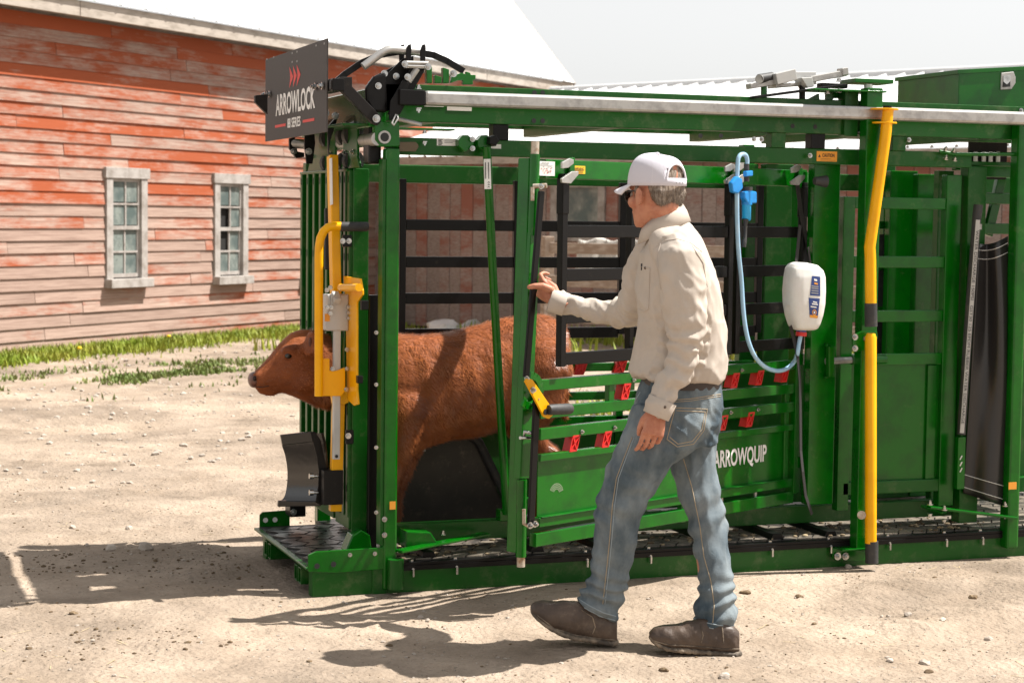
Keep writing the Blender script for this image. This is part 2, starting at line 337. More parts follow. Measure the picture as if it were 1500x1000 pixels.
def put_plank(a, b, z, bow):
    o = bpy.data.objects.new('plank', pm); col.objects.link(o); o.parent = barn
    o.location = bpt((a + b) / 2, z, 0.0 + bow) - barn.location; o.rotation_euler = (random.uniform(-.012, .012), 0, rz); o.scale = (b - a - 0.008, 1, 1)
nrow = int((EZ + 0.05) / PH)
for r in range(nrow):
    z = 0.03 + r * PH; s = S0 + random.uniform(-2, 0)
    cuts = []
    while s < SEND - OV:
        e = s + random.choice((3.0, 3.6, 4.2, 4.8, 2.4)); cuts.append((max(s, S0), min(e, SEND - OV - 0.05))); s = e
    for a, b in cuts:
        segs = [(a, b)]
        for (w0, w1, q0, q1) in wins:
            if q0 - 0.02 < z + PH / 2 < q1 + 0.02:
                ns = []
                for x, y in segs:
                    if y <= w0 or x >= w1: ns.append((x, y))
                    else:
                        if x < w0: ns.append((x, w0))
                        if y > w1: ns.append((w1, y))
                segs = ns
        for x, y in segs:
            if y - x > 0.12: put_plank(x, y, z, random.uniform(0, .006))
GLASS = mat('old_window_glass', (0.10, 0.13, 0.125), 0.12, c2=(0.30, 0.33, 0.30), sc=3.5, amt=(0.4, 0.75), rough2=0.45, spec=0.6)
for k, (w0, w1, q0, q1) in enumerate(wins):
    cw = 0.115
    f = MB()
    for (a, b, c, d) in ((w0, w0 + cw, q0, q1), (w1 - cw, w1, q0, q1)):
        f.obox(bpt((a + b) / 2, (c + d) / 2, 0.005), BE * (b - a) / 2, BN * 0.04, Vector((0, 0, (d - c) / 2)))
    f.obox(bpt((w0 + w1) / 2, q1 - 0.05, 0.012), BE * ((w1 - w0) / 2 + 0.03), BN * 0.046, Vector((0, 0, 0.062)))
    win = f.build('window', WHITEWOOD, barn, 0.004)
    sl = MB(); sl.obox(bpt((w0 + w1) / 2, q0 + 0.035, 0.05), BE * ((w1 - w0) / 2 + 0.015), BN * 0.075, Vector((0, 0, 0.05))); sl.build('sill', WHITEWOOD, win, 0.004)
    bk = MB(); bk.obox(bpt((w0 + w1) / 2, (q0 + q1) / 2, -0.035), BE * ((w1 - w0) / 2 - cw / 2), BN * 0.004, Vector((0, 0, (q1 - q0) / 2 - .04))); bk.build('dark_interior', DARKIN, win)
    a0, a1 = w0 + cw, w1 - cw; b0, b1 = q0 + 0.10, q1 - 0.11; mid = (b0 + b1) / 2; sa = MB()
    for (z0_, z1_, off) in ((mid - .02, b1, 0.004), (b0, mid + .02, -0.010)):
        for (x0, x1) in ((a0, a0 + .035), (a1 - .035, a1)): sa.obox(bpt((x0 + x1) / 2, (z0_ + z1_) / 2, off), BE * (x1 - x0) / 2, BN * .012, Vector((0, 0, (z1_ - z0_) / 2)))
        for (y0, y1) in ((z0_, z0_ + .045), (z1_ - .04, z1_)): sa.obox(bpt((a0 + a1) / 2, (y0 + y1) / 2, off + .002), BE * ((a1 - a0) / 2), BN * .0125, Vector((0, 0, (y1 - y0) / 2)))
        sa.obox(bpt((a0 + a1) / 2, (z0_ + z1_) / 2, off + .001), BE * .011, BN * .011, Vector((0, 0, (z1_ - z0_) / 2)))
        sa.obox(bpt((a0 + a1) / 2, (z0_ + z1_) / 2, off + .003), BE * (a1 - a0) / 2, BN * .0115, Vector((0, 0, .011)))
    sa.build('sash', WHITEWOOD, win)
    for h_ in (0, 1):
        z0_, z1_ = (b0, mid) if h_ == 0 else (mid, b1)
        for i in (0, 1):
            for j in (0, 1):
                if k == 1 and (h_, i, j) in ((0, 0, 1), (1, 0, 0)): continue          # missing panes
                x0 = a0 + .03 + i * ((a1 - a0) / 2 - .02); x1 = x0 + (a1 - a0) / 2 - .035
                y0 = z0_ + .04 + j * ((z1_ - z0_) / 2 - .02); y1 = y0 + (z1_ - z0_) / 2 - .045
                pn = MB(); pn.obox(bpt((x0 + x1) / 2, (y0 + y1) / 2, -0.014 if h_ == 0 else 0.0), BE * ((x1 - x0) / 2 + .006), BN * .003, Vector((0, 0, (y1 - y0) / 2 + .006)))
                pn.build('pane', GLASS, win)
# eave and roof
fa = MB(); s = S0
while s < SEND:
    e = min(s + 4.9, SEND); fb = MB(); fb.obox(bpt((s + e) / 2, EZ + 0.07, OV), BE * (e - s - .012) / 2, BN * 0.018, Vector((0, 0, 0.085)))
    fb.build('fascia_board', OLDWOOD, barn, 0.004); s = e
so = MB(); so.obox(bpt((S0 + SEND) / 2, EZ + 0.045, OV / 2 - .03), BE * (SEND - S0) / 2, BN * (OV / 2 + .01), Vector((0, 0, 0.012))); so.build('soffit', OLDWOOD, barn)
WHITEM = mat('white_metal_roof', (0.56, 0.565, 0.57), 0.4, spec=0.5, c2=(0.51, 0.515, 0.515), sc=1.5)
def proj(p):
    q = p - CAM; z = q.dot(FW); return CXP + F * q.dot(RT) / z, CYP - F * q.dot(UPV) / z
best = None
for a in range(20, 75):
    d = -BN * cos(radians(a)) + UP0 * sin(radians(a)); p0 = bpt(SEND, EZ + .17, OV + .02); u0, v0 = proj(p0); u1, v1 = proj(p0 + d * 3)
    e = abs((u1 - u0) / (v1 - v0) - (840 - 745) / 125.0)
    if best is None or e < best[0]: best = (e, a)
RA = radians(best[1]); RD = -BN * cos(RA) + UP0 * sin(RA); RN = BN * sin(RA) + UP0 * cos(RA)
RL = 6.0; RWD = 0.46
rp = MB(); hw = RWD / 2
def roof_profile(w, rib=0.017, flat=0.02):
    return [(-w, 0), (-w + .012, rib), (-w + .012 + flat, rib), (-w + .03 + flat, 0.0), (-.05, 0), (-.035, .006), (-.02, 0), (.12, 0), (.135, .006), (.15, 0), (w, 0)]
pr = roof_profile(hw)
vs = [Vector((x, 0, h)) for x, h in pr] + [Vector((x, RL, h)) for x, h in pr]
k = len(pr); fs = [(i, i + 1, i + 1 + k, i + k) for i in range(k - 1)]
vs += [v - Vector((0, 0, .006)) for v in vs]; fs += [tuple(j + 2 * k for j in f[::-1]) for f in fs[:]] + [(i, i + 2 * k, i + 2 * k + 1, i + 1) for i in range(k - 1)]
rm = bpy.data.meshes.new('roof_panel'); rm.from_pydata(vs, [], fs); rm.materials.append(WHITEM); rm.update()
roofmat = Matrix((BE, RD, RN)).transposed().to_4x4()
s = S0
while s < SEND - .1:
    o = bpy.data.objects.new('roof_panel', rm); col.objects.link(o); o.parent = barn
    mm = roofmat.copy(); mm.translation = bpt(s + hw, EZ + 0.165, OV + 0.06) - barn.location; o.matrix_local = mm; s += RWD
rk = MB(); pa = bpt(SEND + .01, EZ + .10, OV); rk.bar(pa, pa + RD * RL, 0.03, 0.17, RN); rk.build('rake_board', OLDWOOD, barn)

# ------------------------------------------------------------------ grey-red shed behind the chute
SE = Vector((0.47, -0.883, 0)).normalized(); SN = Vector((-0.883, -0.47, 0)).normalized(); SO = gz(600, 478)
def sw(u, v): p = onplane(u, v, SO, SN); d = p - SO; return d.dot(SE), p.z
def spt(s, z, off=0.0): return SO + SE * s + SN * off + Vector((0, 0, z))
shed = thing('wooden_shed', spt(0, 0), 'long low shed of faded vertical boards under a ribbed white roof', 'shed')
SEZ = sw(600, 240)[1]; SA, SB = -1.2, 13.0
SHEDW = plank_material('faded_shed_boards', (0.27, 0.115, 0.085), (0.36, 0.30, 0.27), (0.22, 0.15, 0.13), (0.0, 3.4))
sbm = MB(); sbm.box((-.5, -.012, 0), (.5, .012, 1)); sme = bpy.data.meshes.new('board'); sme.from_pydata(sbm.v, [], sbm.f); sme.materials.append(SHEDW); sme.update()
wb = MB(); wb.obox(spt((SA + SB) / 2, SEZ / 2, -.06), SE * (SB - SA) / 2, SN * .03, Vector((0, 0, SEZ / 2))); wb.build('wall', DARKIN, shed)
sws0, sqz1 = sw(742, 272); sws1, _ = sw(885, 272); _, sqz0 = sw(800, 345)
wa, wb_ = sw(815, 272)[0], sw(884, 272)[0]
s = SA
while s < SB:
    w = random.uniform(.19, .25)
    if not (wa < s + w / 2 < wb_):
        spans = ((0.02, SEZ),)
    else: spans = ((0.02, sqz0), (sqz1, SEZ))
    for z0_, z1_ in spans:
        o = bpy.data.objects.new('board', sme); col.objects.link(o); o.parent = shed
        o.location = spt(s + w / 2, z0_, random.uniform(0, .012)) - shed.location; o.rotation_euler = (0, 0, math.atan2(SE.y, SE.x)); o.scale = (w - .008, 1, z1_ - z0_)
    s += w
fr = MB()
for (a, b, c, d) in ((wa - .06, wa + .05, sqz0 - .06, sqz1 + .06), (wb_ - .05, wb_ + .06, sqz0 - .06, sqz1 + .06)): fr.obox(spt((a + b) / 2, (c + d) / 2, .02), SE * (b - a) / 2, SN * .03, Vector((0, 0, (d - c) / 2)))
for z_ in (sqz0 - .02, sqz1 + .02): fr.obox(spt((wa + wb_) / 2, z_, .023), SE * ((wb_ - wa) / 2 + .06), SN * .03, Vector((0, 0, .045)))
sw_ = fr.build('window', WHITEWOOD, shed)
pg = MB(); pg.obox(spt((wa + wb_) / 2, (sqz0 + sqz1) / 2, -.01), SE * (wb_ - wa) / 2, SN * .004, Vector((0, 0, (sqz1 - sqz0) / 2))); pg.build('pane', GLASS, sw_)
# roof: eave towards us, ridge behind
SLR = None
for a in range(4, 50):
    d = -SN * cos(radians(a)) + UP0 * sin(radians(a)); p = spt(4, SEZ + .08, .35)
    for L in (5.2,):
        u, v = proj(p + d * L); e = abs(v - (133 - (u - 880) * 0.0476))
        if SLR is None or e < SLR[0]: SLR = (e, a)
SRA = radians(SLR[1]); SD = -SN * cos(SRA) + UP0 * sin(SRA); SNN = SN * sin(SRA) + UP0 * cos(SRA)
pr2 = roof_profile(.15, .03, .025); pr2 = [pr2[0], pr2[1], pr2[2], pr2[3], pr2[-1]]; k = len(pr2)
vs = [Vector((x, 0, h)) for x, h in pr2] + [Vector((x, 5.2, h)) for x, h in pr2]; fs = [(i, i + 1, i + 1 + k, i + k) for i in range(k - 1)]
vs += [v - Vector((0, 0, .006)) for v in vs]; fs += [tuple(j + 2 * k for j in f[::-1]) for f in fs[:]] + [(i, i + 2 * k, i + 2 * k + 1, i + 1) for i in range(k - 1)]
rm2 = bpy.data.meshes.new('roof_panel'); rm2.from_pydata(vs, [], fs); rm2.materials.append(WHITEM); rm2.update()
rmat2 = Matrix((SE, SD, SNN)).transposed().to_4x4(); s = SA - .3
while s < SB + .3:
    o = bpy.data.objects.new('roof_panel', rm2); col.objects.link(o); o.parent = shed
    mm = rmat2.copy(); mm.translation = spt(s + .15, SEZ + .08, .35) - shed.location; o.matrix_local = mm; s += .30
rc = MB(); rc.tube([spt(SA - .3, SEZ + .09, .35) + SD * 5.2, spt(SB + .3, SEZ + .09, .35) + SD * 5.2], .06, 8); rc.build('ridge_cap', WHITEM, shed)
fb = MB(); fb.obox(spt((SA + SB) / 2, SEZ + .02, .33), SE * (SB - SA + .6) / 2, SN * .015, Vector((0, 0, .05))); fb.build('fascia_board', OLDWOOD, shed)
print('barn slope', best, 'shed', SLR, 'EZ', EZ, 'SEND', SEND, 'SEZ', SEZ, 'wins', wins)
# ------------------------------------------------------------------ the squeeze chute
chute = thing('squeeze_chute', (0.3, 0.6, 0.0), 'green steel cattle squeeze chute with black drop bars, yellow levers and a black name plate', 'cattle chute')
W = 1.2; XE = 4.9                         # width, far end beyond the frame
def pbar(mb, a, b, Y, w, h, dy=None):     # bar through two photo points on plane Y
    p = at(*a, Y); q = at(*b, Y); mb.bar(p, q, w, h); return mb
def hbar(name, x0, x1, Y, z0, z1, d, m, bev=0.004, par=None):
    b = MB(); b.box((x0, Y, z0), (x1, Y + d, z1)); return b.build(name, m, par or chute, bev)
def vpost(name, x0, x1, y0, y1, z0, z1, m=GREEN, bev=0.005, par=None):
    b = MB(); b.box((x0, y0, z0), (x1, y1, z1)); return b.build(name, m, par or chute, bev)
def plate(name, pts, Y, th, m, par=None, bev=0.002):
    b = MB(); b.prism([at(u, v, Y) for u, v in pts], (0, th, 0)); return b.build(name, m, par or chute, bev)
# one bolt, copied everywhere
bm_ = MB(); bm_.tube([(0, 0, 0), (0, -.004, 0)], .0135, 12); bm_.tube([(0, -.004, 0), (0, -.013, 0)], .0092, 6); bm_.tube([(0, -.013, 0), (0, -.019, 0)], .005, 8)
bme = bpy.data.meshes.new('bolt'); bme.from_pydata(bm_.v, [], bm_.f); bme.materials.append(ZINC); bme.update()
def bolt(p, n=(0, -1, 0), s=1.0, par=None):
    par = par or chute; o = bpy.data.objects.new('bolt', bme); col.objects.link(o); o.parent = par
    o.location = Vector(p) - rootloc(par); o.rotation_euler = Vector(n).to_track_quat('-Y', 'Z').to_euler(); s *= .72; o.scale = (s, s, s); return o
# --- base frame
for Y in (0.0, W - .07): hbar('base_beam', 0.302, XE, Y, -0.02, 0.098, 0.07, GREEND)
for Y, Yp, xs in ((0.0, -.012, 1.0), (W - .30, 1.055, .42)):   # skid blocks and the slotted plates bolted above them
    b = MB(); b.box((0.0, Y + .004, -0.02), (.30 * (1 if xs == 1 else .5), Y + .074, 0.098)); b.build('skid_block', GREEND, chute, 0.004)
    if xs == 1: hw_ = MB(); hw_.box((0.255, Y - .004, -0.018), (0.318, Y + .07, 0.1)); hw_.build('base_gusset', GREEND, chute, .004)
    x_ = lambda q: q * xs + (0 if xs == 1 else .012)
    pl = MB(); pl.prism([(x_(-.022), Yp, .096), (x_(.10), Yp, .085), (x_(.32), Yp, .09), (x_(.32), Yp, .165), (x_(.30), Yp, .182), (x_(.01), Yp, .178), (x_(-.022), Yp, .165)], (0, .012, 0))
    bp_ = pl.build('slotted_plate', GREEN, chute, .002)
    for x, z in ((.015, .118), (.085, .122)) if xs == 1 else ((.03, .14), (.075, .14)):
        sl = MB(); sl.tube([(x, Yp - .0005, z), (x, Yp - .0015, z)], .012, 12); sl.build('slot', INK if Y < .1 else WHITEP, chute)
    if xs == 1:
        for x in (.155, .262): bolt((x, Yp - .001, .158), s=.95)
for y in (.13, .20, .72, .80):
    tb = MB()
    for (a, b, c, d) in ((0, .05, 0, .006), (0, .05, .064, .07), (0, .006, .006, .064), (.044, .05, .006, .064)): tb.box((-.02, y + a, .015 + c), (.12, y + b, .015 + d))
    tb.build('receiver_tube', GREEND, chute, .002)
hbar('front_sill', -.025, .03, .012, .096, .108, 1.04, GREEND)
for x in (1.0, 1.9, 2.8, 3.7): hbar('cross_member', x, x + .08, .075, .0, .09, W - .15, GREEND)
# --- floor: rubber mat with raised chevrons, cleats
mt = MB(); mt.box((0.0, .012, .094), (.3, 1.05, .110)); mt.box((.3, .012, .094), (XE, W - .012, .110)); mt.build('floor_mat', mat('rubber_mat', (0.018, 0.017, 0.016), 0.6), chute)
CLEAT = mat('mat_tread', (0.030, 0.028, 0.027), 0.45, c2=(0.20, 0.17, 0.135), sc=3.2, amt=(0.38, 0.60), dust=((0.30, 0.25, 0.19), 16, 0.46, 0.64, 0.75), bump=.25, bsc=60)
CLEATF = mat('mat_tread_front', (0.020, 0.019, 0.019), 0.30, c2=(0.10, 0.085, 0.07), sc=9, amt=(0.52, 0.75), bump=.25, bsc=60)  # front treads: darker base colour and smoother finish than the rest
for x0_, x1_, m_ in ((.02, .40, CLEATF), (.40, XE, CLEAT)):
    tr = MB(); x = x0_
    while x < x1_:
        for j in range(8):
            y = .035 + j * .145
            for k_ in (0, 1):                      # two slanted halves make one chevron
                yy = y + (.034 if k_ == 0 else .104); s_ = .022 if k_ == 0 else -.022; jz = random.uniform(0, .003)
                if yy + .034 > (W - .02 if x > .3 else 1.04): continue
                tr.obox((x + .035, yy, .1115 + jz), (.0335, 0, 0), (s_, .0325, 0), (0, 0, .0045))
        x += .076
    tag(tr.build('mat_tread', m_, chute), kind='stuff')
hbar('edge_angle', 0.33, XE, -.012, .099, .113, .05, BLACK, .002)
hbar('edge_angle_lip', 0.33, XE, -.014, .078, .099, .006, BLACK, .001)
for u in (605, 669, 860, 953, 1041, 1131, 1217, 1303, 1386, 1439):
    p = at(u, 803 - (u - 900) * .03, -.012); bolt((p.x, -.0145, .083), s=.62); cpn = MB(); cpn.tube([(p.x, .01, .113), (p.x, .01, .121)], .011, 6); cpn.build('bolt_head', ZINC, chute)
    cpn = MB(); cpn.tube([(p.x, -.02, .082), (p.x, -.02, .052)], .006, 8); cpn.build('bolt_shank', ZINC, chute)
for u, v in ((614, 788), (735, 762), (870, 778), (1036, 770), (1130, 765), (1212, 762)):   # anti-slip cleats across the mat
    p = gz(u + 8, v + 20, .13); b = MB()
    y0 = .045; b.prism([(p.x - .035, y0, .113), (p.x - .022, y0, .142), (p.x + .022, y0, .142), (p.x + .035, y0, .113)], (0, .55, 0)); c = b.build('floor_cleat', BLACK, chute, .002)
rs_ = np.random.default_rng(5); cl = MB()
for i in range(260):
    x = rs_.uniform(.4, 3.4); y = rs_.uniform(.04, .5); s_ = rs_.uniform(.005, .018); cl.sphere((x, y, .12), s_, 6, 4, (1, rs_.uniform(.5, 1), .45))
tag(cl.build('straw_and_dung', mat('dung', (0.12, 0.085, 0.05), 0.95, c2=(0.42, 0.33, 0.2), sc=20), chute), kind='stuff')
# --- posts
P1 = [0.298, .358]; Z1 = 1.93
def rpost(name, x0, x1, y, z0, z1, m=GREEN, d=.058): return vpost(name, x0, x1, y - .005, y + d, z0, z1, m, .009)
rpost('front_post', .298, .358, -.012, .0, 1.845)
b = MB(); b.box((.285, -.014, .19), (.298, .05, 1.80)); b.build('post_strip', GREEND, chute, .002)
b = MB(); b.tube([(.345, -.04, .01), (.345, -.04, .135)], .034, 14); b.build('post_socket', GREEND, chute)
vpost('rear_post', 2.520, 2.600, -.075, -.012, .07, 2.165, GREEN, .004)
vpost('alley_post', 3.345, 3.412, -.05, .02, .03, 2.06, GREEN, .012)
vpost('alley_post', 3.55, 3.62, -.02, .05, .03, 2.0, GREEN, .006)
for x in (.30, 2.52, 3.35): vpost('far_post', x, x + .065, W - .06, W, .1, 1.95, GREEN)
# --- top beams and rail
hbar('top_beam', .30, XE, .02, 1.958, 2.112, .012, GREEND, .003)
hbar('top_beam_flange', .30, XE, .032, 2.098, 2.112, .06, GREEND, .003); hbar('top_beam_flange', .30, XE, .032, 1.958, 1.970, .06, GREEND, .003)
hbar('lower_beam', .32, at(1424, 230, .04).x, .04, 1.822, 1.893, .06, GREEND, .004)
hbar('rail_sleeve', .335, .445, -.082, 2.02, 2.084, .064, BLACK, .004)
hbar('guide_rail', .445, XE, -.08, 2.022, 2.082, .06, STEEL, .012)
hbar('far_top_beam', .25, XE, W + .02, 2.0, 2.11, .06, GREEND, .004)
hbar('far_beam', .25, XE, W, 1.725, 1.812, .06, GREEND, .005)
for x in (.5, 1.35, 2.25, 2.66, 3.3):
    hbar('roof_cross_tube', x, x + .06, .09, 1.96, 2.03, W - .07, GREEND)
for x in (.78, 2.10, 2.30, 2.72): b = MB(); b.box((x, .03, 1.892), (x + .07, .09, 1.958)); b.build('beam_spacer', BLACK if x in (.78, 2.30) else GREEND, chute, .002)
p = at(782, 176, .02); 
for (u, v, k) in ((783, 136, 1), (795, 136, 1), (782, 177, 1), (795, 177, 1), (1026, 199, 1), (1056, 199, 1), (1161, 185, 1), (1194, 186, 1)):
    p = at(u, v, .02); h_ = MB(); h_.tube([(p.x, .021, p.z), (p.x, .0185, p.z)], .0105, 12); h_.build('beam_hole', INK, chute)
for (u, v) in ((1105, 204), (1116, 204), (1187, 228), (1249, 155), (1247, 193), (1258, 194), (1256, 155), (1496, 162), (1496, 192), (1332, 205)):
    p = at(u, v, .014); bolt((p.x, .018, p.z), s=1.15)
# white sticker strips below the rail, caution plates
def sticker(u0, v0, u1, v1, Y, m, name='sticker', par=None):
    p = at(u0, v0, Y); q = at(u1, v1, Y); b = MB(); b.box((p.x, Y, q.z), (q.x, Y + .0012, p.z)); return b.build(name, m, par or chute)
sticker(655, 156, 691, 163, .0185, WHITEP); sticker(622, 153.5, 650, 157, .0184, WHITEP)
def lines(u0, v0, u1, v1, Y, n, m=INK, th=.25, par=None):
    b = MB(); rr = random.Random(int(u0 * 7 + v0))
    for i in range(n):
        v = v0 + (v1 - v0) * (i + .5) / n; hh = (v1 - v0) / n * th; ue = u0 + (u1 - u0) * rr.uniform(.6, 1.0)
        p = at(u0, v - hh, Y); q = at(ue, v + hh, Y); b.add([(p.x, Y, q.z), (q.x, Y, q.z), (q.x, Y, p.z), (p.x, Y, p.z)], [(0, 1, 2, 3)])
    return b.build('print_line', m, par or chute)
st = sticker(1196.5, 221.5, 1226, 237, .0385, ORANGEP, 'caution_plate')
p = at(1213.5, 228, .0378); text_mesh('lettering', 'CAUTION', p, (1, 0, 0), (0, 0, 1), .022, INK, chute, bold=.02, width=.062)
b = MB(); q = at(1200.5, 228, .0378); b.add([(q.x - .006, .0378, q.z - .007), (q.x + .006, .0378, q.z - .007), (q.x, .0378, q.z + .006)], [(0, 1, 2)]); b.build('warning_triangle', INK, chute)
lines(1202, 232, 1224, 236, .0378, 2, th=.2)
sticker(640, 202.5, 671, 214, .0385, WHITEP); lines(651, 204.5, 669, 210, .0378, 3); lines(642, 203.5, 649, 213, .0378, 5, th=.35)
sticker(708, 211, 734, 218, .0385, WHITEP); sticker(1080, 238, 1090, 246, .0385, WHITEP)
# hinge ears, knob on the lower beam
for u in (672, 700):
    plate('hinge_ear', [(u, 205), (u + 6, 198), (u + 14, 198), (u + 22, 206), (u + 22, 212), (u + 10, 223), (u, 214)], -.01, .048, GREEN)
for v in (204, 217.5): bolt(at(692, v, -.02), s=1.2)
kn = MB(); p = at(724, 206, -.05)
kn.prism([p + Vector((cos(a) * r, 0, sin(a) * r)) for a, r in [(2 * pi * i / 10, .026 if i % 2 == 0 else .019) for i in range(10)]], (0, .05, 0)); kn.build('star_knob', BLACK, chute, .004)
plate('tab_plate', [(585, 208), (609, 208), (613, 212), (613, 216), (609, 222), (585, 222)], -.005, .008, mat('brown_tab', (.10, .07, .035), .5))
hbar('latch_strip', .33, .60, .0, 1.925, 1.932, .08, GREEN, .001); bolt(at(622, 196, .0), (0, 0, 1), 1.1); bolt(at(622, 207, .0), (0, 0, -1), 1.3)
b = MB(); b.tube([at(577, 173, -.02), at(618, 183, -.06)], .0095, 12); b.build('pull_pin', STEEL, chute)
# --- side walls: bottom rail near and far, solid far panel, drop bars
hbar('lower_side_rail', .36, 3.30, .24, .150, .232, .05, GREEND, .004)
hbar('lower_side_rail', .36, 4.4, W - .29, .135, .215, .05, GREEND, .004)
hbar('far_side_sheet', 1.0, 1.9, W - .245, .215, .56, .008, GREEND, .0); hbar('far_side_sheet', 1.9, 4.4, W - .245, .215, .84, .008, GREEND, .0)
hbar('far_side_rail', .9, 2.5, W - .26, .56, .60, .04, GREEN, .003); hbar('far_side_rail', .9, 2.5, W - .26, .68, .72, .04, GREEN, .003); hbar('far_side_rail', .9, 2.5, W - .26, .82, .86, .04, GREEN, .003)
for x in (1.35, 1.75, 2.1): vpost('far_side_stile', x, x + .04, W - .26, W - .22, .215, .9, GREEN, .003)
bl = MB(); bl.prism([(x, W - .42, z) for x, z in ((.55, .135), (1.15, .135), (.98, .50), (.90, .56), (.80, .58), (.55, .58))], (0, .012, 0)); bl.build('black_side_panel', mat('black_scuffed_plastic', (.030, .026, .023), .38, spec=.5, c2=(.045, .038, .032), sc=6, bump=.06, bsc=14, dust=(DUSTC, 18, .55, .85, .35), spk=((.35, .30, .24), 120, .68, .74, .5)), chute, .002)
bl = MB(); bl.tube([(1.175, W - .44, .14), (.985, W - .43, .51), (.91, W - .43, .565), (.80, W - .43, .585), (.5, W - .43, .585)], .022, 10); bl.build('panel_rim', RUBBER, chute)
p = at(610, 655, W - .425); b = MB(); b.box((p.x - .04, W - .424, p.z - .02), (p.x + .045, W - .4225, p.z + .025)); b.build('sticker', WHITEP, chute)
YB = W - .26
def dropbars(par, us, vs, Y, zb, vt, rails, ht=.058, top=None):
    pass
def fX(u, v): return at(u, v, YB).x
xl, xr = fX(590, 400), fX(757, 400)
for x0, x1 in ((xl, xr), (xr + .02, xr + .55), (xr + .58, xr + 1.3)):
    for x in (x0, x1): fb_ = MB(); fb_.box((x - .016, YB, 1.0), (x + .016, YB + .03, 1.74)); fb_.build('drop_bar_upright', BLACK, chute, .003)
    for v in (330, 384, 437, 489):
        z = at(670, v, YB).z; rb = MB(); rb.box((x0 + .016, YB + .002, z - .026), (x1 - .016, YB + .024, z + .026)); rb.build('drop_bar', BLACK, chute, .003)
# red roller spacers seen on the far side
rsm = MB(); rsm.box((-.03, 0, -.024), (.03, .03, .024))
for a in ((-.03, -.024, .03, .024), (-.03, .024, .03, -.024)): rsm.bar((a[0] * .9, -.002, a[1] * .9), (a[2] * .9, -.002, a[3] * .9), .005, .006, (0, 1, 0))
for z in (-.022, .022): rsm.box((-.03, -.004, z - .003), (.03, 0, z + .003))
for x in (-.028, .028): rsm.box((x - .003, -.004, -.019), (x + .003, 0, .019))
rsme = bpy.data.meshes.new('red_spacer'); rsme.from_pydata([(p[0] * .75 + p[2] * .42, p[1], p[2] * 1.32) for p in rsm.v], [], rsm.f); rsme.materials.append(RED); rsme.update()
for u, v in ((851, 538), (909, 536)):
    p = at(u, v, W - .28); o = bpy.data.objects.new('red_spacer', rsme); col.objects.link(o); o.parent = chute; o.location = p - chute.location; o.scale = (1.15, 1, 1.1)
# --- slanted green lever bar with its sticker
b = MB(); b.tube([at(713, 215, -.03), at(723, 420, .02), at(742, 752, .20)], .0185, 14); lv = b.build('lever_bar', GREEN, chute)
b = MB(); pa, pb = at(713.4, 233, -.052), at(714.6, 277, -.049); b.bar(pa, pb, .030, .002, (0, 1, 0)); b.build('sticker', WHITEP, chute)
for i in range(3):
    p = at(716, 267 + i * 3.4, -.0545); c = MB(); c.add([p + Vector((-.007, 0, -.004)), p + Vector((.0, 0, .004)), p + Vector((.007, 0, -.004)), p + Vector((0, 0, -.001))], [(0, 3, 1), (3, 2, 1)]); c.build('arrow_mark', INK, chute)
for du in (711, 715.5):
    c = MB(); pa, pb = at(du, 238, -.0545), at(du + .6, 262, -.0535); c.bar(pa, pb, .003, .0005, (0, 1, 0)); c.build('print_line', INK, chute)
b = MB(); p = at(743, 752, .22); b.box((p.x - .04, .2, p.z - .03), (p.x + .04, .26, p.z + .02)); b.build('lever_foot', GREEN, chute, .004)

# --- side gate, swung open towards us
gate = MB()
GL = Vector((.735, -.57, 0)); GR = Vector((2.35, .22, 0)); GD = (GR - GL).normalized(); GLEN = (GR - GL).length; GN = Vector((GD.y, -GD.x, 0))
def ga(u, v, n=0.0):
    p = onplane(u, v, GL + GN * n, GN); return p
def gs(p): return (p - GL).dot(GD)
def gp(s, z, n=0.0): return GL + GD * s + GN * n + Vector((0, 0, z))
def gbar(mb, a, b, h, t=.035, n=0.0): mb.bar(ga(*a, n), ga(*b, n), t, h); return mb
gm = MB(); gm.bar(ga(770.5, 232, -.03), ga(753, 808, -.03), .06, .028, GD)
gatep = gm.build('side_gate', GREEN, chute, .004)
def gpart(name, mb, m=GREEN, bev=.003): return mb.build(name, m, gatep, bev)
gpart('latch_post', MB().bar(ga(780, 340), ga(764, 700), .036, .058, GD))
gpart('pin_tube', MB().tube([ga(783.5, 226, .01), ga(780, 345, .01)], .021, 14), bev=0)
gpart('pin_tube', MB().tube([ga(764.5, 702, .01), ga(763, 815, .01)], .021, 14), bev=0)
gpart('latch_pin', MB().tube([ga(784, 207.5, .01), ga(783.5, 228, .01)], .0165, 12), RUST, 0)
gpart('latch_pin', MB().tube([ga(763, 812, .01), ga(763, 829.5, .01)], .0165, 12), RUST, 0)
zt0, zt1 = 1.722, 1.797
def grail(name, z0, z1, s0=.03, s1=None, n=0.0, t=.036, m=GREEN): 
    s1 = s1 or GLEN; b = MB(); b.obox(gp((s0 + s1) / 2, (z0 + z1) / 2, n), GD * (s1 - s0) / 2, GN * t / 2, Vector((0, 0, (z1 - z0) / 2))); return gpart(name, b, m)
grail('top_rail', zt0, zt1, .06, GLEN - .02)
def zat(u, v): return ga(u, v).z
def grl(name, l, r, hpx, s0=.05, s1=None):
    z = (zat(*l) + zat(*r)) / 2; h = hpx * .00275; return grail(name, z - h / 2, z + h / 2, s0, s1 or GLEN - .02)
grl('gate_rail', (788, 567), (1166, 530.5), 16.5); grl('gate_rail', (774, 609), (1166, 565.5), 16.5)
grl('gate_rail', (790, 638), (1160, 592.5), 17); r4 = grl('gate_rail', (786, 673.5), (1160, 622), 10.5)
grl('gate_rail', (784, 768), (1157, 703), 14); grl('bottom_tube', (770, 798), (1160, 721.5), 20, .03)
z5 = (zat(784, 768) + zat(1157, 703)) / 2; z4 = (zat(786, 673.5) + zat(1160, 622)) / 2
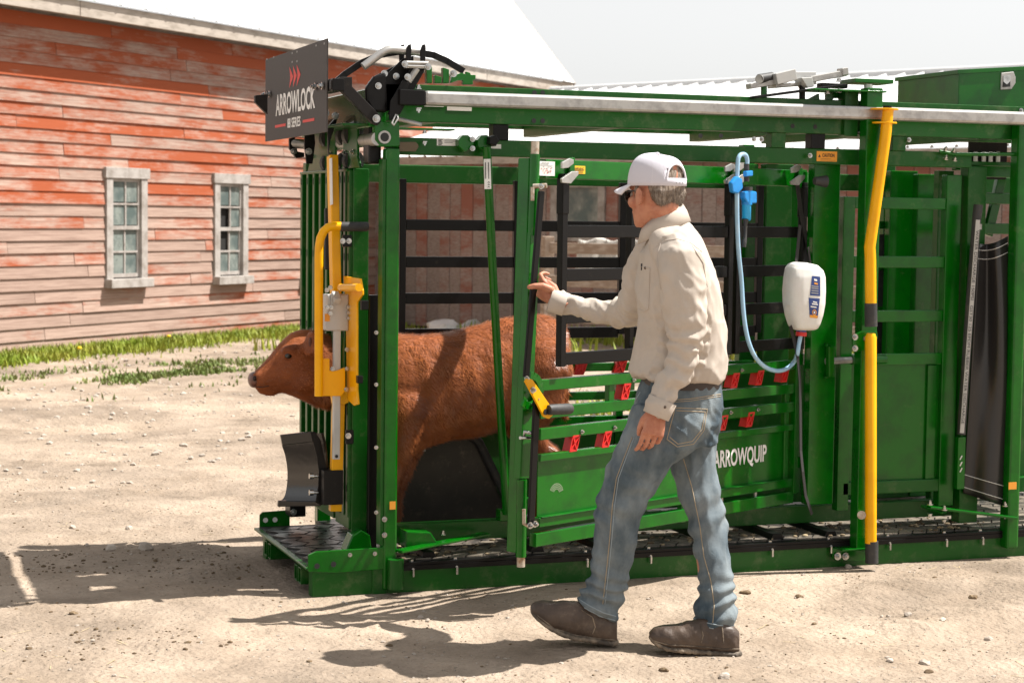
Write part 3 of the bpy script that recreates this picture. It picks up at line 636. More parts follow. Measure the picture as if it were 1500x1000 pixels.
grail('kick_panel', z5, z4, .06, GLEN - .06, -.008, .004)
grail('panel_ledge', z5 + .019, z5 + .023, .06, GLEN - .06, .012, .03)
hp = MB(); hp.bar(gp(GLEN - .005, .30), gp(GLEN - .005, 1.80), .05, .05, GD); gpart('hinge_post', hp)
for s, z0, z1 in ((GLEN - .07, z5, z4 + .2), (.98, .24, z5), (.62, zat(866, 580), zat(866, 556)), (.62 - .13, zat(846, 600), zat(846, 560))): gpart('gate_stile', MB().bar(gp(s, z0 + .01, -.006), gp(s, z1 - .0, -.006), .026, .034, GD))
for s in (1.27, 1.52): gpart('gate_stile', MB().bar(gp(s, .3, -.012), gp(s, z5, -.012), .012, .014, GD), ZINC)
for zz_ in (.42, .90, 1.74): gpart('hinge_lug', MB().tube([gp(GLEN + .01, zz_), gp(GLEN + .01, zz_ + .05)], .033, 12), bev=0)
# red spacers under the rails, with their bolts
for u, v, bu, bv in ((916, 573, 928, 556), (841, 649, 852, 632), (888, 643, 900, 626), (1076, 557, 1086, 542), (1112, 553, 1122, 538), (1149, 549, 1159, 535), (1059, 619, 1070, 604), (1098, 614, 1110, 600)):
    p = ga(u, v, .014); o = bpy.data.objects.new('red_spacer', rsme); col.objects.link(o); o.parent = gatep; o.location = p - chute.location; o.rotation_euler = (0, 0, math.atan2(GD.y, GD.x)); o.scale = (1.0, 1.2, 1.0)
    bolt(ga(bu, bv, .02), GN, .95, gatep)
# drop bars hung on the gate
zb = [zat(1140, v) for v in (340, 396, 450, 503)]
def panel(s0, s1, nb=4, n=.03):
    for s in (s0, s1):
        gpart('drop_bar_upright', MB().bar(gp(s, zb[3] - .03, n), gp(s, zt0 + .02, n), .03, .032, GD), BLACK); gpart('upright_sleeve', MB().bar(gp(s, zt0 - .14, n), gp(s, zt0, n), .036, .038, GD), BLACK)
    for z in zb[:nb]:
        b = MB(); b.obox(gp((s0 + s1) / 2, z, n - .002), GD * ((s1 - s0) / 2 - .016), GN * .011, Vector((0, 0, .025))); gpart('drop_bar', b, BLACK)
sA0, sA1, sB0, sB1 = [gs(ga(u, 400)) for u in (815, 1059, 1071, 1166)]
panel(sA0, sA1); panel(sB0, sB1)
gpart('drop_bar_upright', MB().bar(gp(gs(ga(931, 400)), zb[3] - .03, -.03), gp(gs(ga(931, 400)), zt0, -.03), .03, .028, GD), BLACK)
for u in (833, 1070, 1083, 1167):                      # bent steel hooks over the top rail
    s = gs(ga(u, 250)); 
    for pl_, n_ in (([(821, 233), (832, 227), (838, 229), (838, 235), (830, 241), (821, 242)], .05), ([(820, 257), (836, 246), (845, 246), (845, 251), (834, 264), (821, 263)], .06)):
        k_ = 1.0 if u < 900 else .82
        b = MB(); b.prism([ga(u + (x - 833) * k_, 250 + (y - 245) * k_ + (u - 833) * .018, n_) for x, y in pl_], GN * .010); gpart('hook', b, STEEL, .002)
    gpart('hook_plate', MB().bar(gp(s - .014, zt0 - .005, .028), gp(s - .014, zt1 + .01, .028), .012, .03, GD), GREEN)
# stickers on the top rail
def gsticker(u0, u1, v0, v1, m, n=.0195):
    a = ga(u0, v0, n); b_ = ga(u1, v1, n); s0, s1 = gs(a), gs(b_); b = MB(); b.obox(gp((s0 + s1) / 2, (a.z + b_.z) / 2, n), GD * (s1 - s0) / 2, GN * .0006, Vector((0, 0, (a.z - b_.z) / 2))); gpart('sticker', b, m, 0); return s0, s1, b_.z, a.z
s0, s1, z0, z1 = gsticker(788.5, 812.5, 236, 258, WHITEP)
rr = random.Random(3); b = MB()
def gquad(mb, s, z, w, h, n=.0212): mb.add([gp(s, z, n), gp(s + w, z, n), gp(s + w, z + h, n), gp(s, z + h, n)], [(0, 1, 2, 3)])
for i in range(2): gquad(b, s0 + .01, z1 - .012 - i * .006, (s1 - s0) * (.75 if i else .5), .002)
for i in range(26): gquad(b, rr.uniform(s0 + .012, s1 - .02), rr.uniform(z0 + .008, z1 - .022), rr.uniform(.003, .01), .0015)
gpart('diagram_print', b, GREYINK, 0)
text_mesh('lettering', 'IMPORTANT:', gp((s0 + s1) / 2 - .008, z1 - .007, .0212), GD, (0, 0, 1), .008, INK, gatep, width=.045)
b = MB(); [gquad(b, rr.uniform(s0 + .012, s1 - .02), rr.uniform(z0 + .008, z1 - .03), .003, .004) for i in range(14)]; gpart('diagram_print', b, REDINK, 0)
s0, s1, z0, z1 = gsticker(834, 857, 242.5, 255, mat('warning_yellow', (.85, .48, .02), .5))
text_mesh('lettering', 'WARNING', gp((s0 + s1) / 2 + .006, z1 - .013, .0212), GD, (0, 0, 1), .017, INK, gatep, bold=.02, width=(s1 - s0) * .72)
b = MB(); b.add([gp(s0 + .006, z1 - .019, .0212), gp(s0 + .018, z1 - .019, .0212), gp(s0 + .012, z1 - .007, .0212)], [(0, 1, 2)]); 
for i in range(2): gquad(b, s0 + .015, z0 + .004 + i * .006, (s1 - s0) * .7, .002)
gpart('warning_print', b, INK, 0)
# maker's word on the kick panel
t0, t1 = ga(1045, 679, -.004), ga(1123, 666, -.004); tz = (ga(1045, 672, -.004).z + ga(1122, 667, -.004).z) / 2
wd_ = (t1 - t0).length; text_mesh('lettering', 'ARROWQUIP', gp((gs(t0) + gs(t1)) / 2, tz, -.0045), GD, (0, 0, 1), .105, WHITEINK, gatep, bold=.026, width=wd_)
# scuffed chalk arc and dust on the panel
b = MB(); c0 = ga(815, 722, -.005); 
for j in range(4):
    r_ = .018 + j * .007
    for i in range(10):
        a0 = .2 + i * .26; s_ = gs(c0); p1_ = gp(s_ + cos(a0) * r_, c0.z + sin(a0) * r_, -.0048); p2_ = gp(s_ + cos(a0 + .2) * r_, c0.z + sin(a0 + .2) * r_, -.0048); b.bar(p1_, p2_, .003, .0006, GN)
gpart('hoof_scuff', b, mat('scuff', (.30, .38, .24), .8), 0)
# black latch linkage, yellow cam lever with its grip
LKN = .06
gpart('latch_rod', MB().bar(ga(793, 280, LKN), ga(770.5, 552, LKN), .012, .030, GD), BLACK); gpart('latch_rod', MB().bar(ga(786, 585, LKN), ga(777.5, 768, LKN), .012, .034, GD), BLACK)
for (u, v, sc_) in ((792, 273, 1.2), (771, 554, 1.1), (786, 584, 1.0), (776, 769, 1.4), (783, 767, 1.4)): bolt(ga(u, v, LKN + .012), GN, sc_, gatep)
gpart('link_pin', MB().tube([ga(781, 273, .03), ga(801, 272, .075)], .010, 10), RUST, 0); gpart('link_hook', MB().tube([ga(780, 274, .05), ga(780, 294, .05)], .008, 8), RUST, 0)
gpart('link_hook', MB().tube([ga(767.5, 745, .05), ga(767.5, 766, .05), ga(774, 770, .05)], .008, 8), RUST, 0)
cam_pts = [(767, 558), (771, 553), (778, 556), (806, 597), (808, 607), (802, 613), (794, 610), (789, 600)]
b = MB(); b.prism([ga(u, v, LKN + .014) for u, v in cam_pts], GN * .010); gpart('cam_lever', b, YELLOW, .002)
for u, v in ((780, 571),): bolt(ga(u, v, LKN + .025), GN, 1.3, gatep)
b = MB(); c0 = ga(799, 603, LKN + .026); b.tube([c0, c0 + GN * .004], .012, 12); gpart('lever_washer', b, INK, 0)
b = MB(); p0, p1_ = ga(803, 600, LKN + .03), ga(836, 598.5, LKN + .03); b.tube([p0, p0.lerp(p1_, .15), p0.lerp(p1_, .9), p1_], .02, 14, rs=[.019, .022, .023, .019]); gpart('lever_grip', b, RUBBER, 0)
arc = MB(); c0 = ga(776, 572, .035)
pts = [c0 + (GD * cos(a) + Vector((0, 0, 1)) * sin(a)) * .06 for a in np.linspace(-2.3, 1.6, 14)]
for i in range(13): arc.bar(pts[i], pts[i + 1], .03, .012, GN)
gpart('cam_guide', arc, GREEN, .001)
gpart('latch_bolt', MB().tube([ga(768, 640, .02), ga(768, 632, .05), ga(778, 634, .05)], .008, 8), ZINC, 0); gpart('latch_bolt', MB().tube([ga(762, 641, .04), ga(776, 641, .04)], .007, 8), ZINC, 0)
for v in (575, 592): gpart('latch_bolt', MB().tube([ga(776, v, .03), ga(781, v, .05)], .006, 8), ZINC, 0)
# bottom brace foot of front post (slip hinge arm)
b = MB(); b.bar((.36, -.03, .165), (.82, .17, .185), .05, .012); b.build('hinge_arm', GREEN, chute, .003)
b = MB(); p = at(613, 772, .1); b.prism([(p.x - .07, .05, .16), (p.x + .05, .05, .16), (p.x + .07, .05, .18), (p.x + .04, .05, .225), (p.x - .07, .05, .235)], (0, .1, 0)); b.build('hinge_block', GREEN, chute, .006)
for u, v in ((648, 768), (649, 783), (612, 786)): bolt(gz(u, v, .195), (0, 0, 1), 1.4)
bolt(at(563, 760, -.02), s=1.2); bolt(at(563, 783, -.02), s=1.2)
b = MB(); p = at(575, 740, -.02); b.box((p.x - .012, -.0185, p.z - .017), (p.x + .014, -.0175, p.z + .017)); b.build('sticker', ORANGEP, chute)
b = MB(); p = at(1483, 711, -.05); b.box((p.x - .022, -.052, p.z - .017), (p.x + .022, -.051, p.z + .017)); b.build('sticker', ORANGEP, chute)

# --- head gate: two ribbed doors facing the yard
HX = .24
def dY(u, v=500): return atX(u, v, HX).y
def door(u0, u1, ribs, zb, zt, flat):
    y1, y0 = dY(u0), dY(u1); ym = dY(flat) if flat else y0
    sh_ = MB(); sh_.box((HX + .02, y0, zb), (HX + .026, y1, zt)); d = sh_.build('head_gate_door', GREEND, chute)
    yr = np.linspace(y1 - .01, ym + .02, ribs)
    for y in yr:
        r = MB(); r.box((HX - .025, y - .018, zb + .04), (HX + .02, y + .018, zt - .005)); r.build('door_rib', GREEND, d, .004)
        for z in np.linspace(zb + .15, zt - .06, 5): h_ = MB(); h_.box((HX - .0265, y - .004, z), (HX - .0255, y + .004, z + .03)); h_.build('rib_slot', INK, d)
    if flat: r = MB(); r.box((HX - .03, y0, zb), (HX + .05, ym, zt)); r.build('door_post', GREEND, d, .004)
    r = MB(); r.box((HX - .02, y0, zb - .012), (HX + .03, y1, zb + .05)); r.build('door_bottom_rail', GREEND, d, .004)
    r = MB(); r.box((HX - .03, y0 + .03, zt - .012), (HX + .03, y1, zt)); r.build('door_top_rail', GREEND, d, .003)
    return d, y0, y1, ym
dr1, a0, a1, am = door(447, 496, 6, atX(490, 752, HX).z, 1.765, None)
dr2, c0_, c1_, cm = door(499, 519, 4, atX(519, 772, HX).z, 1.765, None)
xq = at(539, 500, c0_ - .012).x; xp = at(516.5, 500, c0_ - .012).x
r = MB(); r.box((xp, c0_ - .012, .135), (xq, c0_ + .0, 1.765)); r.build('door_post', GREEND, dr2, .003)
r = MB(); r.box((xp + .01, c0_ + .001, .135), (xq - .004, c0_ + .05, 1.765)); r.build('door_post_web', GREEND, dr2, .003)
for (y0, y1, d) in ((a0 + .05, a1 - .12, dr1), (cm - .06, c1_ - .06, dr2)):
    b = MB(); zt = 1.765; b.prism([(HX - .01, y0 - .05, zt), (HX - .01, y0, zt + .05), (HX - .01, y0, zt + .2), (HX - .01, y0 + .04, zt + .23), (HX - .01, y1 - .04, zt + .23), (HX - .01, y1, zt + .2), (HX - .01, y1, zt + .05), (HX - .01, y1 + .05, zt)], (.012, 0, 0)); b.build('door_hanger', GREEND, d, .003)
    for y in (y0 + .05, y1 - .05): bolt((HX - .012, y, zt + .19), (-1, 0, 0), 1.2, d); bolt((HX - .012, y, zt + .07), (-1, 0, 0), 1.2, d)
for y in (c0_ + .09, c0_ + .2, .75): b = MB(); b.tube([(.26, y, 1.80), (.26, y + .045, 1.80)], .045, 16); b.build('door_roller', RUBBER, chute); b = MB(); b.tube([(.26, y, 1.91), (.26, y + .05, 1.91)], .048, 16); b.build('door_roller', RUBBER, chute)
b = MB(); b.box((.245, .06, 1.78), (.30, .16, 2.0)); b.build('roller_bracket', BLACK, chute, .01)
b = MB(); b.tube([(.26, -.02, 1.882), (.26, W - .05, 1.882)], .028, 16); b.build('door_track_tube', STEEL, chute)
pe = MB(); pe.prism([at(u, v, -.022) for u, v in ((549, 178), (585, 178), (586, 213), (583, 215), (557, 215), (549, 205))], (0, .045, 0)); pe.build('track_end_plate', GREEN, chute, .004)
b = MB(); c = at(563.5, 201, -.03); b.tube([c, c + Vector((0, .03, 0))], .027, 18); b.build('track_tube_end', STEEL, chute); b = MB(); b.tube([c + Vector((0, -.001, 0)), c + Vector((0, .002, 0))], .0185, 16); b.build('tube_bore', INK, chute)
hbar('head_beam', .23, .30, .0, 1.93, 2.09, W, GREEN, .004); hbar('head_beam_lip', .12, .23, .02, 1.935, 1.945, W - .04, GREEND, .002)
xa, xb = at(541, 500, .20).x, at(554, 500, .20).x; vpost('head_gate_stop', xa, xb, .20, .23, .14, at(547, 432, .2).z, BLACK, .003)
for v in (487, 563, 655, 750): bolt(at(551, v, -.01), s=.9)
ft = MB(); y = c0_; ft.prism([(HX - .05, y - .06, .13), (HX - .02, y - .06, .20), (HX + .02, y - .06, .225), (HX + .06, y - .06, .20), (HX + .07, y - .06, .13)], (0, .09, 0)); ft.build('door_foot', GREEN, dr2, .006)
b = MB(); p = at(432, 745, .95); b.box((p.x - .035, .9, p.z - .03), (p.x + .04, 1.0, p.z + .045)); b.build('stop_block', BLACK, chute, .004); bolt((p.x - .02, .895, p.z - .005), s=1.6)
b = MB(); p = atX(415, 780, 0.0)
# --- name plate
SX = .05; y0, y1 = atX(478.8, 100, SX).y, atX(388.7, 140, SX).y; z0, z1 = 1.905, 2.285
SIGN = mat('sign_black', (.030, .024, .021), .6, bump=.02, bsc=200, c2=(.038, .030, .027), sc=60)
b = MB(); b.box((SX, y0, z0), (SX + .006, y1, z1)); sign = b.build('name_plate', SIGN, chute, .001)
EX, EY = Vector((0, -1, 0)), Vector((0, 0, 1))
def sp(u, v): return atX(u, v, SX - .0008)
pa, pb = sp(403, 153), sp(460.5, 145); c = (pa + pb) / 2
text_mesh('lettering', 'ARROWLOCK', sp(431.5, 150.5), EX, EY, .128, WHITEINK, sign, bold=.030, width=abs(pa.y - pb.y))
pa, pb = sp(421, 180), sp(440, 178); text_mesh('lettering', '88 SERIES', sp(430.6, 180), EX, EY, .058, WHITEINK, sign, bold=.024, width=abs(pa.y - pb.y))
for (ua, ub, v) in ((403, 418.5, 183), (443.5, 460.5, 178)):
    pa, pb = sp(ua, v), sp(ub, v); z = (sp(431, 180.5)).z; b = MB(); b.add([(SX - .0012, pa.y, z - .006), (SX - .0012, pb.y, z - .006), (SX - .0012, pb.y, z + .006), (SX - .0012, pa.y, z + .006)], [(0, 1, 2, 3)]); b.build('underline', REDINK, sign)
for i, u in enumerate((424, 429.2, 434.6)):
    pa = sp(u, 112.5 - i * .5); w_ = .075; h_ = .048; z = sp(430.5, 112).z; x = SX - .0012
    b = MB(); b.add([(x, pa.y, z + h_), (x, pa.y - w_, z), (x, pa.y, z - h_), (x, pa.y - .018, z)], [(0, 3, 1), (3, 2, 1)]); b.build('arrow_mark', REDINK, sign)
for u, v in ((390.5, 139), (396.5, 138), (464, 127), (474, 126)): bolt(sp(u, v) + Vector((-.004, 0, 0)), (-1, 0, 0), 1.7, sign)
for (u, v) in ((391, 87), (401, 84), (428, 78), (435, 76), (428, 91), (435, 90), (463, 67), (475, 64)):
    p = sp(u, v); b = MB(); b.box((SX - .001, p.y - .009, p.z - .004), (SX - .0005, p.y + .009, p.z + .004)); b.build('punched_hole', GREYINK, sign)
arm_z = sp(470, 127).z
for y in (y0 + .04, y1 - .04):
    b = MB(); b.bar((SX + .034, y - (.10 if y < .5 else -.09), arm_z), (SX + .034, y + (.12 if y < .5 else -.14), arm_z), .05, .05); b.build('plate_arm', BLACK, chute, .003)
# strut from the plate arm down to the end post
b = MB(); b.prism([at(u, v, -.05) for u, v in ((485, 118), (500, 113), (516, 113), (516, 127), (558, 170), (558, 179), (553, 184), (546, 181), (500, 133), (485, 131))], (0, .035, 0)); b.build('plate_strut', MATTE, chute, .002)
bolt(at(551, 174, -.055), s=1.7)
b = MB(); b.prism([at(u, v, .9) for u, v in ((374, 140), (392, 138), (392, 168), (374, 150))], (0, .03, 0)); b.build('plate_strut', MATTE, chute, .002)
# --- lock head on top: side plates, bent steel bar, curved bar, pins
def tp(name, pts, Y, th, m, bev=.002): return plate(name, pts, Y, th, m, bev=bev)
tp('lock_plate', [(537, 130), (540, 120), (560, 108), (585, 92), (598, 82), (600, 92), (597, 120), (570, 168), (545, 166), (538, 148)], .10, .010, BLACK)
tp('lock_plate', [(538, 128), (548, 112), (592, 90), (618, 97), (620, 106), (592, 160), (585, 176), (560, 172), (545, 164)], .06, .012, BLACK)
tp('lock_plate', [(541, 130), (560, 116), (590, 86), (606, 82), (606, 112), (588, 158), (560, 166), (545, 158)], .02, .010, BLACK)
tp('lock_plate', [(602, 100), (618, 96), (622, 104), (596, 150), (586, 168), (568, 168), (580, 140)], -.04, .010, BLACK)
tp('lock_plate', [(572, 148), (590, 118), (600, 122), (580, 176), (570, 176)], -.065, .010, BLACK)
tp('lock_plate', [(536, 128), (548, 112), (566, 106), (568, 165), (546, 164), (537, 148)], -.02, .03, BLACK, .01)
for u in (588, 598, 619):
    tp('lock_ear', [(u - 3, 74), (u, 66), (u + 4, 65), (u + 5, 72), (u + 4, 92), (u + 6, 98), (u + 3, 103), (u - 2, 102)], .06 if u == 588 else (-.02 if u == 598 else -.05), .012, BLACK)
b = MB(); b.tube([at(532, 98, .0), at(560, 77, .0), at(566, 74, .0), at(574, 72.5, .0), at(616, 76, .0)], .0165, 14); b.build('bent_bar', STEEL, chute)
b = MB()
arcp = [at(u, v, .08) for u, v in ((490, 122), (505, 109), (530, 92), (556, 81), (585, 76), (610, 77), (635, 81), (655, 90), (678, 104))]
for i in range(len(arcp) - 1): b.bar(arcp[i], arcp[i + 1] + (arcp[i + 1] - arcp[i]) * .03, .012, .03, (0, 1, 0))
b2 = MB(); [b2.bar(arcp[i], arcp[i + 1] + (arcp[i + 1] - arcp[i]).normalized() * .004, .012, .026, (0, 0, 1)) for i in range(len(arcp) - 1)]; b2.build('curved_bar', BLACK, chute)
for v in (93, 98): b = MB(); b.tube([at(592, v - 1, -.06), at(627, v, -.06)], .0085, 10); b.build('lock_pin', STEEL, chute)
b = MB(); b.tube([at(598, 120, -.05), at(611, 101, -.05)], .013, 10); b.build('gas_cylinder', STEEL, chute)
for u, v, Y in ((593, 94, -.07), (627, 98, -.07), (580, 112, .015), (554, 126, -.025), (563, 108, .015), (597, 113, -.06)): bolt(at(u, v, Y), s=1.45)
for (u0, u1, v0, v1) in ((625, 633, 95, 122), (649, 658, 99, 122), (637, 647, 110, 122)): tp('top_bracket', [(u0, v0), (u1, v0 + 3), (u1, v1), (u0, v1)], .05, .03, GREEN)
tp('top_bracket', [(662, 112), (676, 107), (683, 109), (683, 105), (689, 107), (690, 110), (697, 110), (697, 116), (693, 118), (693, 124), (678, 124), (678, 118), (672, 118), (660, 122)], .04, .02, GREEN); bolt(at(664, 108, .035), s=1.6)
b = MB(); b.tube([at(580, 168, -.07), at(574, 180, -.08), at(577, 184, -.08), at(583, 174, -.08), at(582, 169, -.07)], .004, 8); b.build('ring_pin', STEEL, chute)
bolt(at(613, 131, -.05), (0, 0, 1), 1.4); bolt(at(613, 158, -.05), (0, 0, -1), 1.5)
# lock linkage just under the plate
tp('link_plate', [(447, 186), (460, 186), (462, 210), (458, 240), (449, 240), (446, 215)], .75, .012, BLACK); tp('link_plate', [(480, 186), (497, 166), (494, 176), (484, 206), (481, 230)], .30, .012, BLACK)
b = MB(); b.tube([at(428, 210, .95), at(452, 212, .9)], .022, 12); b.build('link_rod', STEEL, chute)
tp('link_plate', [(424, 203), (432, 201), (436, 222), (446, 224), (446, 230), (434, 232), (424, 218)], .93, .02, BLACK)
for u, v, Y in ((430, 222, .92), (452, 222, .74), (477, 166, .28), (491, 170, .28)): bolt(at(u, v, Y), s=1.6)
# --- yellow head holder on the doors
YX = .17
def yp(u, v, o=0.0): return atX(u, v, YX + o)
hh = MB(); hh.bar(yp(487, 228), yp(492, 440), .038, .060, (0, 1, 0)); holder = hh.build('head_holder', YELLOW, chute, .004)
def hpart(name, mb, m=YELLOW, bev=.003): return mb.build(name, m, holder, bev)
b = MB(); b.bar(atX(484.5, 232, YX - .02), atX(485.5, 300, YX - .02), .003, .04, (0, 1, 0)); hpart('sticker', b, WHITEP, 0)
b = MB(); cl_ = [at(u_, v_, .19) for u_, v_ in ((467, 580), (467, 480), (467, 380), (467.5, 362), (469.5, 349), (474, 339), (481, 333), (490, 331.5), (500, 331.5))]
b.tube(cl_, .0185, 16); hpart('bent_tube', b, YELLOW, 0)
b = MB(); pa, pb = at(498, 332, .19), at(539, 332, .19); b.tube([pa, pa.lerp(pb, .05), pa.lerp(pb, .95), pb], .021, 14, rs=[.019, .0205, .0205, .018]); hpart('grip', b, RUBBER, 0)
def yplate(name, pts, o, th, m=YELLOW, bev=.003): b = MB(); b.prism([yp(u, v, o) for u, v in pts], (th, 0, 0)); return hpart(name, b, m, bev)
def xplate(name, pts, Y, th, m=YELLOW, bev=.003): b = MB(); b.prism([at(u, v, Y) for u, v in pts], (0, th, 0)); return hpart(name, b, m, bev)
yplate('holder_plate', [(502, 404), (527, 408), (530, 425), (530, 432), (522, 443), (522, 570), (524, 592), (518, 594), (508, 585), (506, 440)], .03, .01)
b = MB(); b.tube([yp(500, 421), yp(526, 421)], .017, 12); hpart('cross_tube', b, YELLOW, 0)
xplate('holder_bracket', [(471, 525), (483, 525), (483, 543), (493, 543), (506, 538), (506, 572), (500, 580), (471, 580)], .19, .02)
xplate('holder_bracket', [(486, 580), (513, 572), (514, 588), (505, 592), (488, 592)], .26, .03)
b = MB(); b.bar(at(496, 585, .30), at(491, 748, .30), .050, .040, (0, 1, 0)); hpart('lower_bar', b)
b = MB(); b.bar(yp(492, 438, -.03), yp(493, 432, -.03), .03, .06, (0, 1, 0)); b.box(yp(485, 430, -.05), yp(498, 446, -.01)); hpart('tower_end', b, ALU)
b = MB(); p, q = at(477, 431, .22), at(509, 484, .22); b.box((p.x, .2, q.z), (q.x, .27, p.z)); hpart('gear_box', b, ALU, .005)
b = MB(); b.bar(at(493.5, 482, .22), at(492, 672, .22), .028, .030, (0, 1, 0)); hpart('steel_strut', b, ALU, .002)
b = MB(); p = at(493, 668, .2); b.tube([p + Vector((0, -.003, 0)), p], .007, 10); hpart('strut_hole', b, INK, 0)
for u, v in ((479, 450), (485, 450), (484, 459), (479, 425), (484, 421), (511, 450), (511, 458), (511, 466), (487, 540), (508, 512), (508, 540), (507, 570)): bolt(at(u, v, .19), s=1.0, par=holder)
b = MB(); p = at(479.5, 465, .197); b.box((p.x - .011, .197, p.z - .016), (p.x + .011, .199, p.z + .016)); hpart('sticker', b, ORANGEP, 0)
b = MB(); b.bar(yp(480, 305, .04), yp(480, 395, .04), .03, .02, (0, 1, 0)); hpart('rubber_buffer', b, RUBBER, .006)
b = MB(); p = at(509, 353, .05); b.box((p.x - .02, .05, p.z - .025), (p.x + .02, .065, p.z + .025)); b.build('catch_plate', BLACK, chute, .003)
for u in (502, 511): bolt(at(u, 353, .045), s=1.2)
b = MB(); p = at(511, 640, .05); b.box((p.x - .012, .05, p.z - .03), (p.x + .022, .065, p.z + .03)); b.build('catch_plate', BLACK, chute, .003); bolt(at(510, 638, .045), s=1.3)
b = MB(); p = at(528, 556, -.01); b.box((p.x - .012, -.01, p.z - .016), (p.x + .012, .02, p.z + .016)); b.build('catch_plate', BLACK, chute, .003)
b = MB(); p = at(535, 447, -.01); b.box((p.x - .015, -.01, p.z - .02), (p.x + .015, .02, p.z + .02)); b.build('catch_plate', BLACK, chute, .003)
GLOSSB = mat('gloss_black', (.012, .011, .011), .14, spec=.6, bump=.04, bsc=30)
# black chin bar: curved trough and its socket
b = MB(); p, q = at(472, 688, .30), at(500, 737, .30); b.box((p.x, .27, q.z), (q.x, .36, p.z)); hpart('chin_socket', b, MATTE, .003)
prof_o = [(411, 637), (413, 652), (418, 668), (421, 690), (420, 712), (416, 728), (408, 735), (409, 739)]
def spl(P, m=4):
    out = []
    for i in range(len(P) - 1):
        p0, p1, p2, p3 = [np.array(P[min(max(j, 0), len(P) - 1)], float) for j in (i - 1, i, i + 1, i + 2)]
        for k in range(m): t = k / m; out.append(tuple(.5 * (2 * p1 + (p2 - p0) * t + (2 * p0 - 5 * p1 + 4 * p2 - p3) * t * t + (3 * p1 - p0 - 3 * p2 + p3) * t ** 3)))
    return out + [tuple(P[-1])]
prof_i = [(470, 634), (474, 650), (476, 670), (478, 690), (477, 712), (473, 730), (472, 735), (474, 739)]
vs = []
prof_o, prof_i = spl(prof_o), spl(prof_i)
YN, YF = .34, .60
for (uo, vo), (ui, vi) in zip(prof_o, prof_i): vs += [at(ui, vi, YN), at(uo, vo, YF)]
b = MB(); k = len(prof_o); fs = [(2 * i, 2 * i + 1, 2 * i + 3, 2 * i + 2) for i in range(k - 1)]
th = Vector((.012, 0, 0)); n0 = len(vs); vs2 = vs + [v + th for v in vs]; fs += [tuple(j + n0 for j in f[::-1]) for f in fs[:]] + [(2 * i + n0, 2 * i, 2 * i + 2, 2 * i + 2 + n0) for i in range(k - 1)] + [(2 * i + 1, 2 * i + 1 + n0, 2 * i + 3 + n0, 2 * i + 3) for i in range(k - 1)] + [(0, n0, n0 + 1, 1), (n0 - 2, n0 - 1, 2 * n0 - 1, 2 * n0 - 2)]
b.add(vs2, fs, True); ct_ = hpart('chin_trough', b, GLOSSB, 0); es_ = ct_.modifiers.new('split', 'EDGE_SPLIT'); es_.split_angle = radians(50)
for pl_ in ([(411, 637), (456, 632), (459, 647), (414, 652)], [(408, 733), (470, 734), (470, 741), (407, 742)]):
    b = MB(); b.prism([at(u, v, .330) for u, v in pl_], (0, .02, 0)); hpart('trough_lip', b, GLOSSB, .003)
b = MB(); b.prism([at(u, v, .326) for u, v in ((455, 632), (462, 632), (470, 645), (474, 665), (480, 690), (480, 735), (470, 740), (462, 735), (466, 712), (467, 690), (464, 668))], (0, .006, 0)); hpart('trough_rib', b, BLACK, .002)
for v in (697, 721): b = MB(); b.tube([at(455, v, .33), at(466, v, .33)], .007, 8); hpart('bolt_shank', b, ZINC, 0); b = MB(); b.tube([at(453, v, .33), at(459, v, .33)], .013, 8); hpart('bolt_head', b, ZINC, 0)

# --- alley section on the right
vpost('alley_panel_post', at(1190, 400, .10).x, at(1228, 400, .10).x, .10, .16, at(1210, 738, .1).z, 1.83, GREEN, .004)
vpost('alley_panel_post', at(1085, 400, W - .15).x, at(1108, 400, W - .15).x, W - .15, W - .1, .2, 1.85, GREEN, .004); vpost('alley_panel_post', at(1120, 400, W - .2).x, at(1160, 400, W - .2).x, W - .2, W - .13, .2, 1.85, GREEND, .004)
x0, x1 = at(1228, 400, .12).x, at(1251, 400, .12).x; vpost('alley_gate_stile', x0 + .022, x1, .12, .17, .22, 1.68, GREEN, .004)
x2, x3 = at(1384, 400, .12).x, at(1406, 400, .12).x; vpost('alley_gate_stile', x2, x3, .12, .17, .22, 1.79, GREEN, .004)
x4 = at(1413, 400, .10).x; vpost('alley_frame_post', x4, at(1440, 400, .1).x, .09, .16, .14, 1.83, GREEND, .004)
for v in (298, 384, 463, 526):
    z = at(1330, v, .12).z; hbar('alley_gate_rail', x1, x2, .125, z - .027, z + .027, .04, GREEN)
z = at(1330, 526, .12).z; z0 = at(1330, 712, .12).z; hbar('alley_gate_sheet', x1 + .01, x2, .145, z0, z - .027, .006, GREEN, 0); hbar('alley_gate_rail', x0 + .05, x2, .12, z0 - .03, z0 + .03, .045, GREEND); vpost('alley_gate_stile', x2 - .07, x2 - .02, .13, .16, z0 + .03, z - .03, GREEN, .003)
hbar('alley_beam', x1, XE, .11, 1.835, 1.835 + .02, .05, GREEND)
# sliding bolt and its bracket
b = MB(); z = at(1235, 529, .08).z; b.tube([at(1210, 529, .075), at(1247, 527, .075)], .016, 12); b.build('slide_bolt', STEEL, chute)
b = MB(); b.tube([at(1247, 527, .075), at(1297, 526, .075)], .022, 12); b.build('slide_bolt_tube', GREEN, chute)
b = MB(); b.bar(at(1216, 507, .06), at(1216, 552, .06), .03, .03, (0, 1, 0)); b.bar(at(1209, 505, .08), at(1222, 509, .08), .03, .012); b.bar(at(1207, 553, .08), at(1222, 549, .08), .03, .012); b.build('bolt_bracket', GREEN, chute, .003)
b = MB(); p, q = at(1193, 265, .02), at(1210, 266, .02); b.tube([p, p.lerp(q, .8), q], .02, 14, rs=[.017, .026, .028]); b.build('rubber_bumper', RUBBER, chute)
